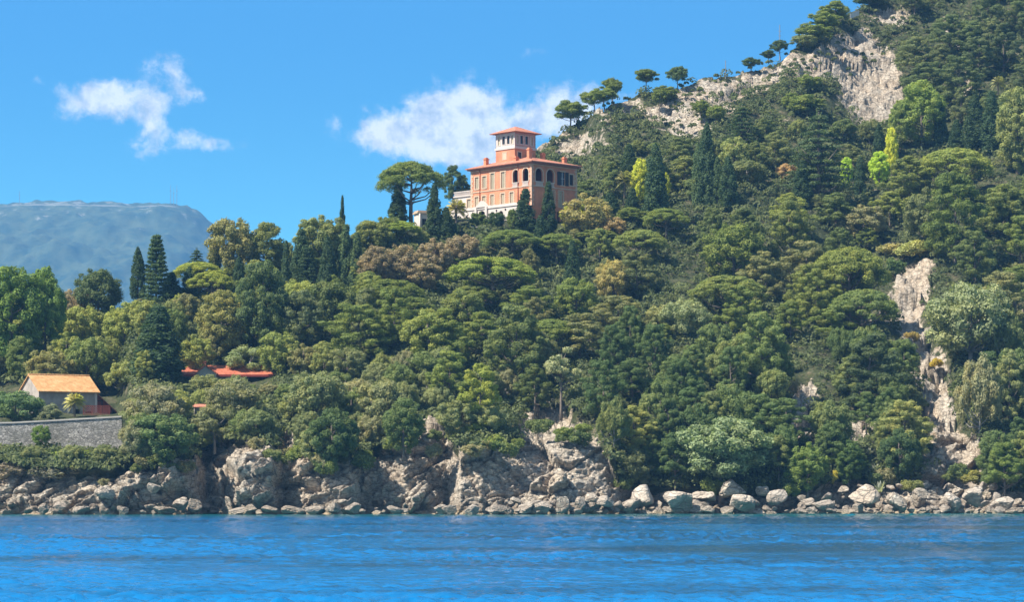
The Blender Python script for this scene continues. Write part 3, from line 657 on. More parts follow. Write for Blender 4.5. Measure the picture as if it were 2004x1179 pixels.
def lattice():
    o = P(163, 0, 353.5); o.z = 12.7; c = empty('lattice_fence', o, R(8)); L_, H = 3.6, 2.0
    tag(c, 'red brown diagonal lattice fence on the terrace right of the palm', 'fence')
    for i in range(4): MB().box(i * L_ / 3 - .05, i * L_ / 3 + .05, 0, .1, 0, H + .1).build('post', REDWOOD, c)
    mb = MB(); n = 13
    for i in range(-6, n):
        for s_ in (0, 1):
            x0 = i * .3; x1 = x0 + H
            a, b_ = (x0, x1) if s_ == 0 else (x1, x0)
            pts = [(a, 0), (b_, H)]
            # clip to the panel
            def at(xc): return (xc - a) / (b_ - a) * H
            za, zb = sorted((max(0, min(H, at(0))), max(0, min(H, at(L_)))))
            if zb - za < .15: continue
            xa = a + (b_ - a) * za / H; xb = a + (b_ - a) * zb / H
            y = .02 + .035 * s_
            mb.tube([(xa, y, za), (xb, y, zb)], .035, 4)
    mb.box(0, L_, -.02, .1, H, H + .08); mb.box(0, L_, -.02, .1, .05, .12); mb.build('lattice', REDWOOD, c)
lattice()
def red_house():
    o = P(350, 0, 371); o.z = 17.2; Yd = 371; k = Yd / F
    c = empty('bungalow', o, R(4)); tag(c, 'low bungalow with a long bright red tiled roof and small front gable', 'bungalow')
    L_ = 13.2; H = 2.85; D = 7
    BEI = simple('beige_render', (.36, .34, .27), .9)
    MB().box(.4, L_ - .2, .4, D - .4, -3, H).build('wall', BEI, c)
    MB().box(9.3, 12.9, .15, .39, -1, H - .35).build('veranda_shade', DARKIN, c)  # solid dark box on the wall, with shade put into its colour
    mb = MB(); z0 = H - .25; zr = H + 1.35
    mb.add([(-.5,-.7,z0),(L_+.6,-.7,z0),(L_-.5,D/2,zr-.1),(1.5,D/2,zr),(-.5,D+.7,z0),(L_+.6,D+.7,z0)], [(0,1,2,3),(1,5,2),(5,4,3,2),(4,0,3),(0,4,5,1)]); rf = mb.build('roof', REDTILE, c)
    mb = MB(); mb.box(-.5, L_ + .6, -.82, -.703, z0 - .28, z0 + .03); mb.build('fascia', simple('red_brown_fascia', (.25, .045, .03), .7), rf)
    mb = MB(); gx = 3.9
    mb.add([(gx-1.5,-1.3,z0+.2),(gx,-1.3,zr-.15),(gx+1.7,-1.3,z0+.25),(gx-1.5,2.8,z0+.2),(gx,3.0,zr-.15),(gx+1.7,2.8,z0+.25),(gx-1.5,-1.3,z0),(gx,-1.3,zr-.35),(gx+1.7,-1.3,z0+.05)],
           [(0,1,4,3),(1,2,5,4),(0,6,7,1),(1,7,8,2)]); mb.build('gable_roof', REDTILE, rf)
    mb = MB(); mb.add([(gx-1.4,-1.1,-1),(gx+1.55,-1.1,-1),(gx+1.55,-1.1,z0+.1),(gx,-1.1,zr-.4),(gx-1.4,-1.1,z0+.1),(gx-1.4,.6,-1),(gx+1.55,.6,-1),(gx+1.55,.6,z0+.1),(gx-1.4,.6,z0+.1)], [(0,1,2,3,4),(1,6,7,2),(5,0,4,8)]); mb.build('gable_wall', BEI, c)
    mb = MB(); mb.box(3.2, 3.75, 3.2, 3.7, zr - .3, zr + .45); mb.box(3.1, 3.85, 3.1, 3.8, zr + .45, zr + .55); mb.build('chimney', ROSETILE, rf)
red_house()
def hut():
    o = P(392, 0, 349); o.z = P(392, 812, 349).z; c = empty('garden_hut', o, R(12)); tag(c, 'tiny stone hut with a terracotta roof peeping from the olive scrub below the bungalow', 'hut')
    MB().box(-.75, .75, 0, 1.3, -1, 1.0).build('wall', STUC, c)
    mb = MB(); mb.add([(-1,-.25,.95),(1,-.25,.95),(1,1.5,1.35),(-1,1.5,1.35),(-1,-.25,1.07),(1,-.25,1.07),(1,1.5,1.47),(-1,1.5,1.47)], [(0,3,2,1),(4,5,6,7),(0,1,5,4),(1,2,6,5),(2,3,7,6),(3,0,4,7)]); mb.build('roof', ROSETILE, c)
hut()
# things along the ridge
o = strip_wall('parapet_wall', [(P(a, 0, 512).x, 512 + i, P(a, b_, 512).z, P(a, b_, 512).z - 1.0) for i, (a, b_) in enumerate([(1664, 26), (1674, 21), (1684, 16)])], .3, WHITEST)
tag(o, 'low white parapet along the lane at the top of the ridge', 'wall')
for px, pt, pb, lab in [(1526, 48, 78, 'rusty pole with short crossbars on the skyline just above a dark pine'), (1420, 118, 142, 'thin bare pole standing on the rocky ridge between the slab and the lone pines')]:
    g = G(px, float(interp(px, TOP)) + 3); h = (g.z - P(px, pt, g.y).z) * -1
    mb = MB(); mb.tube([(0, 0, -.5), (0, 0, h)], [.10, .07], 8); c = mb.build('pole', MAST, None, g); tag(c, lab, 'pole')
    if px == 1526:
        for z in (h * .5, h * .66, h * .8): mb.box(-.28, .28, -.05, .05, z, z + .08)
        c.data.clear_geometry(); c.data.from_pydata(mb.V, [], mb.Fc)
g = P(1183, 398, 462); mb = MB(); mb.tube([(0, 0, -2), (0, 0, 2.4)], .12, 8); mb.box(-1.0, 1.0, -.06, .06, 1.75, 1.87); mb.box(-.7, .7, -.06, .06, 1.2, 1.3)
tag(mb.build('utility_pole', WHITEST, None, g), 'pale utility pole with two crossarms in the shrubs right of the villa', 'pole')
for (px0, px1, py, Yw, lab) in [(1365, 1412, 657, 384, 'grey handrail of a path half hidden in the pines'), (1220, 1262, 662, 384, 'short grey rail of the path left of the longer handrail')]:
    a = P(px0, py, Yw); c = empty('handrail', a); ln = (px1 - px0) / F * Yw; tag(c, lab, 'railing')
    MB().tube([(0, 0, 0), (ln, 0, .1)], .05, 6).build('rail', MAST, c); MB().tube([(0, 0, -.5), (ln, 0, -.45)], .04, 6).build('rail', MAST, c)
    for i in range(4): MB().tube([(ln * i / 3, 0, -2.2), (ln * i / 3, 0, .05)], .04, 6).build('post', MAST, c)

# ------------------------------------------------------------------ foliage
def leaf_mat(name, tint=(1, 1, 1), trans=.34):
    m, t, b = new_mat(name, .75, .18); nt = m.node_tree
    oi = t.n('ShaderNodeObjectInfo'); lv = t.n('ShaderNodeAttribute', attribute_name='leafv').outputs['Fac']
    c = t.mix(1.0, oi.outputs['Color'], t.ramp(lv, [(0, (.62, .66, .60)), (.55, (1, 1, 1)), (1, (1.45, 1.36, 1.15))]), 'MULTIPLY')
    big = t.noise(t.v('ADD', objco(t), t.v('SCALE', oi.outputs['Location'], sc_=.21)), .45, 3, .5)
    c = t.mix(t.m('MULTIPLY', t.sstep(big, .42, .68), .4), c, t.mix(1.0, c, (1.5, 1.22, .85), 'MULTIPLY'))
    t.L(c, b.inputs['Base Color'])
    tr = t.n('ShaderNodeBsdfTranslucent'); t.L(t.mix(1.0, c, (1.15, 1.25, .6), 'MULTIPLY'), tr.inputs[0])
    mx = t.n('ShaderNodeMixShader'); mx.inputs[0].default_value = trans
    t.L(b.outputs[0], mx.inputs[1]); t.L(tr.outputs[0], mx.inputs[2]); t.L(mx.outputs[0], nt.nodes['Material Output'].inputs[0]); return m
LEAF = leaf_mat('foliage'); BARK = simple('bark', (.20, .16, .125), .95, .35, 2, .5, 5); PALEBARK = simple('pale_bark', (.34, .30, .26), .95, .3, 2)

def leaves(puffs, n, lw, ll, up=.35, jit=.55, shell=(.62, 1.05), droop=0.0):
    """puffs: rows (x,y,z,rx,rz). n leaf sprays over their surfaces, each spray a small bent quad"""
    p = np.asarray(puffs, float); wgt = p[:, 3] ** 1.6; idx = rng.choice(len(p), n, p=wgt / wgt.sum())
    d = rng.normal(size=(n, 3)); d[:, 2] += up; d /= np.linalg.norm(d, axis=1)[:, None]
    rr = rng.uniform(*shell, n)[:, None]
    # lumpy puff surface
    ph = rng.uniform(0, 6.28, (len(p), 3)); lump = 1 + .22 * np.sin(4.1 * d[:, 0] + ph[idx, 0]) * np.sin(4.7 * d[:, 1] + ph[idx, 1]) + .12 * np.sin(7 * d[:, 2] + ph[idx, 2])
    q = p[idx]; c = q[:, :3] + d * rr * lump[:, None] * np.stack([q[:, 3], q[:, 3], q[:, 4]], 1)
    nn = d / np.stack([q[:, 3], q[:, 3], q[:, 4]], 1); nn /= np.linalg.norm(nn, axis=1)[:, None]
    nn = nn + rng.normal(size=(n, 3)) * jit; nn /= np.linalg.norm(nn, axis=1)[:, None]
    a = np.cross(nn, rng.normal(size=(n, 3))); a /= np.linalg.norm(a, axis=1)[:, None]; b = np.cross(nn, a)
    s = rng.uniform(.6, 1.3, n)[:, None]
    a *= ll * s * .5; b *= lw * s * .5
    V = np.stack([c - a - b * .4, c - b + a * .1 , c + a + b * .3, c + b - a * .1], 1).reshape(-1, 3)
    V = V.astype(np.float32); Fq = np.arange(n * 4).reshape(n, 4)
    return V, Fq, np.clip(rng.normal(.5, .2, n), 0, 1)
def crown_mesh(name, V, Fq, lv, mat=None): return npmesh(name, V, Fq, mat or LEAF, False, {'leafv': ('FACE', lv)})
def limbs(name, H, puffs, crown0, r0, nb, lean=(0, 0), mat=None, straight=False, fork=None):
    mb = MB(); p = np.asarray(puffs); top = Vector((lean[0], lean[1], H * (fork or .8)))
    pts = [Vector((0, 0, -1.2))] + [Vector((lean[0] * t_ ** 1.5 + (0 if straight else .18 * math.sin(5 * t_)), lean[1] * t_ ** 1.5, top.z * t_)) for t_ in (0.02, .3, .55, .8, 1)]
    mb.tube(pts, [r0 * 1.25, r0, r0 * .85, r0 * .7, r0 * .5, r0 * .3], 7)
    sel = rng.choice(len(p), min(nb, len(p)), replace=False)
    for i in sel:
        e = Vector(p[i, :3]); t_ = min(.95, max(crown0, (e.z - .45 * math.hypot(e.x, e.y) - .6) / top.z)); k = t_ ** 1.5
        s = Vector((lean[0] * k, lean[1] * k, top.z * t_)); mid = s.lerp(e, .5) + Vector((0, 0, -.12 * (e - s).length))
        mb.tube([s, mid, e], [r0 * .42, r0 * .26, r0 * .1], 5)
    me = bpy.data.meshes.new(name); me.from_pydata(mb.V, [], mb.Fc); me.materials.append(mat or BARK); me.polygons.foreach_set('use_smooth', [True] * len(me.polygons)); me.update(); return me
PROTO = {}
def reg(kind, cr, tr, W, H): PROTO.setdefault(kind, []).append((cr, tr, W, H))
def ball_puffs(n, R_, z0, z1, rmin, rmax, flat, shape='round', hollow=.55):
    out = []; zc = (z0 + z1) / 2; hz = (z1 - z0) / 2
    while len(out) < n:
        d = rng.normal(size=3); d[2] = d[2] * .9 + .25; d /= np.linalg.norm(d); r = rng.uniform(hollow, 1) 
        rr = rng.uniform(rmin, rmax); x, y = d[0] * r * (R_ - rr * .8), d[1] * r * (R_ - rr * .8)
        if shape == 'dome': z = zc + (abs(d[2]) * 1.7 - .7) * hz * r * .95
        else: z = zc + d[2] * (hz - rr * flat * .7) * r
        out.append((x, y, z, rr, rr * flat))
    return out
def mk_lone(v):
    W, H = 8.6, 8.6; lop = rng.uniform(-.8, .8, 2)
    pf = ball_puffs([34, 40, 30, 36, 32][v], W / 2, H * [.22, .2, .42, .24, .3][v], H, .75, 1.5, .66, hollow=.5)
    for i in range(7): a = rng.uniform(0, 6.28); pf.append((math.cos(a) * W * .44, math.sin(a) * W * .44, H * rng.uniform(.5, .8), .8, .42))
    pf = [(x + lop[0] * z / H, y + lop[1] * z / H, z, a, b_) for x, y, z, a, b_ in pf]
    reg('lone', crown_mesh('crown', *leaves(pf, 17000, .17, .40, .55, .4)), limbs('trunk', H, pf, .3, .2, 14, tuple(lop)), W, H)
for v in range(5): mk_lone(v)
def mk_pine(v):
    W, H = 9.0, 9.6; pf = []
    nb = [26, 30, 24, 28, 32, 26][v]                       # bough ends, each carrying a cluster of tufts
    for i in range(nb):
        t_ = (i + .5) / nb; z = H * ([.12, .2, .3, .1, .15, .35][v] + [.82, .74, .64, .84, .79, .6][v] * t_); a = i * 2.4 + rng.uniform(-.5, .5)
        rad = (W / 2 - .7) * (1 - max(0, (t_ - .35) / .65) ** [1.5, 2.2, 1.3, 1.8, 2.6, 1.4][v]) * rng.uniform(.62, 1.02) + .25
        if t_ < .35: rad *= .75 + .7 * t_
        x, y = math.cos(a) * rad, math.sin(a) * rad
        big = rng.uniform(.75, 1.35)
        for j in range(4):
            r = rng.uniform(.45, .8) * big; q = rng.uniform(.55, 1.0) if j else 1
            pf.append((x * q + rng.normal() * .5, y * q + rng.normal() * .5, z + rng.normal() * .22 + (1 - q) * .6, r, r * .66))
    reg('pine', crown_mesh('crown', *leaves(pf, 34000, .10, .27, .5, .30, (.72, 1.08))), limbs('trunk', H, pf, .15, .2, 20), W, H)
for v in range(6): mk_pine(v)
def mk_broad(v):
    W, H = 9, 9.5; pf = ball_puffs([95, 115, 84, 100][v], W / 2, H * .05, H, .45, 1.05, .9, hollow=.62)
    reg('broad', crown_mesh('crown', *leaves(pf, 28000, .19, .25, .35, .36)), limbs('trunk', H, pf, .2, .25, 12), W, H)
for v in range(4): mk_broad(v)
def mk_tall(v):
    W, H = 10, 15; pf = ball_puffs([170, 150][v], W / 2, H * .04, H, .5, 1.15, .9, hollow=.62)
    reg('tall', crown_mesh('crown', *leaves(pf, 42000, .2, .27, .35, .36)), limbs('trunk', H, pf, .2, .3, 14), W, H)
for v in range(2): mk_tall(v)
def mk_cyp(v):
    W, H = 2.9, 11.0; pf = []
    for i in range([120, 150, 105, 90][v]):
        t_ = rng.uniform(.0, 1) ** .9; prof = (min(1, (t_ + .05) * 5) ** .6) * (1 - t_ ** [2.6, 1.6, 3.5, 1.15][v]) ** .8
        a = rng.uniform(0, 6.28); r = W / 2 * prof * rng.uniform(.55, .86); pf.append((math.cos(a) * r, math.sin(a) * r, t_ * H * .96 + .1, .34 + .12 * prof, .8))
    reg('cypress', crown_mesh('crown', *leaves(pf, 13000, .15, .3, .25, .42, (.7, 1.05))), limbs('trunk', H, pf, .05, .16, 0, straight=True), W, H)
for v in range(4): mk_cyp(v)
def mk_umb(v):
    W, H = 12.5, 10.5; pf = []
    for i in range(125):
        a = rng.uniform(0, 6.28); q = math.sqrt(rng.uniform(0, 1)); r = q * (W / 2 - .9)
        top = H - .7 - 3.0 * q ** 2.6 - rng.uniform(0, .8) * (1 if rng.random() < .5 else 0); pf.append((math.cos(a) * r, math.sin(a) * r, top, rng.uniform(.7, 1.15), .55))
    for i in range(12): a = i / 12 * 6.28 + rng.uniform(-.2, .2); pf.append((math.cos(a) * W * .42, math.sin(a) * W * .42, H - 4.2 - rng.uniform(0, .8), .95, .6))
    reg('umbrella', crown_mesh('crown', *leaves(pf, 44000, .12, .27, .75, .34)), limbs('trunk', H, pf, .38, .38, 26, (.5, .2), fork=.72), W, H)
for v in range(2): mk_umb(v)
def mk_olive(v):
    W, H = 6.5, 5.6; pf = ball_puffs([76, 64, 84][v], W / 2, H * .04, H, .38, .8, .9, hollow=.6)
    reg('olive', crown_mesh('crown', *leaves(pf, 24000, .11, .23, .4, .40)), limbs('trunk', H, pf, .2, .16, 12, mat=PALEBARK), W, H)
for v in range(3): mk_olive(v)
def mk_shrub(v):
    W, H = 3.6, 2.3; pf = ball_puffs([22, 28, 18][v], W / 2, -.2, H, .35, .65, .85, hollow=.4)
    reg('shrub', crown_mesh('crown', *leaves(pf, 4200, .14, .26, .4, .6)), None, W, H)
for v in range(3): mk_shrub(v)
def mk_cedar(v):
    W, H = 13, 15.5; pf = []
    for k in range(10):
        z = H * (.22 + .075 * k); rad = W / 2 * (1 - (k / 10.5) ** 1.5) * rng.uniform(.8, 1.05); nbr = max(3, int(9 - k * .6)); off = rng.uniform(0, 6)
        for j in range(nbr):
            a = off + j / nbr * 6.28 + rng.uniform(-.25, .25); L_ = rad * rng.uniform(.7, 1.05)
            for q in np.linspace(.35, 1, 4): pf.append((math.cos(a) * L_ * q, math.sin(a) * L_ * q, z - .5 * q * q + rng.uniform(-.12, .12), .95 * (1.15 - .45 * q), .26))
    pf.append((0, 0, H * .96, .5, .6)); pf.append((0, 0, H * .9, .7, .5))
    reg('cedar', crown_mesh('crown', *leaves(pf, 19000, .16, .34, .45, .5)), limbs('trunk', H, pf, .15, .4, 34, straight=True, fork=.95), W, H)
for v in range(2): mk_cedar(v)
def mk_fir(v):
    W, H = 5, 12; pf = []
    for k in range(16):
        z = H * (.03 + .06 * k); rad = W / 2 * (1 - k / 17) ** .8
        for j in range(11):
            a = rng.uniform(0, 6.28)
            for q in (.45, .75, 1): pf.append((math.cos(a) * rad * q, math.sin(a) * rad * q, z + .45 * q, .42, .3))
    pf += [(0, 0, H * .97, .22, .5), (0, 0, H * .92, .35, .5), (.1, 0, H * .87, .45, .4)]
    reg('fir', crown_mesh('crown', *leaves(pf, 26000, .13, .30, .4, .5)), limbs('trunk', H, pf, .05, .2, 0, straight=True, fork=.97), W, H)
mk_fir(0)
def mk_palm(v):
    W, H = 5.2, 6.2; V = []; Fq = []; lv = []; n = 0
    for i in range(34):
        a = i * 2.399; el = R(80 - i * 3.4); L_ = 2.7; hx, hy = math.cos(a), math.sin(a)
        for s in np.linspace(.12, 1, 22):
            r = L_ * s; x = r * math.cos(el) ; z = r * math.sin(el) - 1.0 * s ** 2.4
            wl = .62 * math.sin(math.pi * min(1, s * .93 + .05)) + .1
            for sd in (-1, 1):
                c = np.array((hx * x, hy * x, H - 1.7 + z)); side = np.array((-hy, hx, -.35)) * sd * wl; fw = np.array((hx, hy, .0)) * .16 + np.array((hx,hy,0)) * .3 * wl
                V += [c - fw * .12, c + fw * .25, c + side + fw * 1.1, c + side + fw * .8]; Fq.append((n, n + 1, n + 2, n + 3)); n += 4; lv.append(min(1, max(0, rng.normal(.55, .2))))
    cr = crown_mesh('crown', np.array(V), np.array(Fq), np.array(lv))
    mb = MB(); mb.tube([(0,0,-1),(0,0,1.5),(.1,0,H-1.6)], [.36,.26,.3], 9)
    me = bpy.data.meshes.new('trunk'); me.from_pydata(mb.V, [], mb.Fc); me.materials.append(BARK); me.update(); reg('palm', cr, me, W, H)
mk_palm(0)
def mk_agave(v):
    V = []; Fq = []; lv = []; n = 0
    for i in range(26):
        a = i * 2.399 + rng.uniform(-.2, .2); el = R(rng.uniform(18, 75)); L_ = rng.uniform(.8, 1.15); hx, hy = math.cos(a), math.sin(a); prev = None
        for s, wd in ((0, .09), (.35, .13), (.7, .09), (1, .008)):
            r = L_ * s; z = r * math.sin(el) - .18 * s * s; x = r * math.cos(el); c = np.array((hx * x, hy * x, z)); sd = np.array((-hy, hx, .1)) * wd
            if prev is not None:
                V += [prev[0] - prev[1], prev[0] + prev[1], c + sd, c - sd]; Fq.append((n, n + 1, n + 2, n + 3)); n += 4; lv.append(.5)
            prev = (c, sd)
    reg('agave', crown_mesh('leaf_rosette', np.array(V), np.array(Fq), np.array(lv)), None, 2.0, 1.1)
mk_agave(0); mk_agave(1)
def mk_dead(v):
    W, H = 6.5, 8.5; pf = ball_puffs(26, W / 2, H * .1, H, .45, .8, .5, hollow=.3)
    reg('sparse', crown_mesh('crown', *leaves(pf, 4200, .12, .42, .3, .6)), limbs('trunk', H, pf, .1, .22, 26, (-.9, 0)), W, H)
mk_dead(0)

NAMES = {'tall': ('broadleaf_tree', 'tree'), 'lone': ('pine_tree', 'pine'), 'pine': ('pine_tree', 'pine'), 'broad': ('broadleaf_tree', 'tree'), 'cypress': ('cypress_tree', 'cypress'), 'umbrella': ('umbrella_pine', 'pine'), 'olive': ('olive_tree', 'tree'),
         'shrub': ('shrub', 'shrub'), 'cedar': ('cedar_tree', 'cedar'), 'fir': ('conifer_tree', 'conifer'), 'palm': ('palm_tree', 'palm'), 'agave': ('agave_plant', 'agave'), 'sparse': ('sparse_pine', 'pine')}
cnt = 0
def tree(kind, px, ptop, wpx, pbase, col, label=None, group=None, var=None, rz=None, Y=None):
    global cnt; cnt += 1
    if kind == 'broad' and (pbase - ptop) > 1.28 * wpx and var is None: kind = 'tall'
    pr = PROTO[kind]; cr, tr, W, H = pr[cnt % len(pr) if var is None else var % len(pr)]
    g = G(px, pbase) if Y is None else P(px, pbase, Y)
    if kind == 'cypress': wpx *= 1.22
    wd = wpx / F * g.y; h = (pbase - ptop) / F * g.y
    nm, cat = NAMES[kind]; r = empty(nm, g, rng.uniform(0, 6.28) if rz is None else rz); r.scale = (wd / W, wd / W, h / H); r.location.z -= .35
    tag(r, label, cat, group)
    c = link(cr.name.split('.')[0], cr, r); k = 1 + rng.uniform(-.12, .12); c.color = (col[0] * k * 2.45, col[1] * k * 2.25, col[2] * k * 2.0, 1) if kind != 'agave' else (*col, 1)
    if tr: link('trunk', tr, r)
    PLACED.append((px - wpx / 2, px + wpx / 2, ptop, pbase)); return r
PLACED = []
# leaf colours
PY_, PM, PD = (.135, .160, .036), (.090, .118, .034), (.050, .075, .032)
YG, FR, DG = (.20, .21, .050), (.085, .135, .035), (.040, .065, .028)
OL, OG, BR = (.145, .150, .088), (.105, .125, .062), (.15, .13, .085)
CY, CYL = (.030, .052, .026), (.048, .075, .034)
YE, LM, TN = (.26, .29, .04), (.135, .16, .065), (.17, .16, .07)
SIL = (.40, .42, .34)

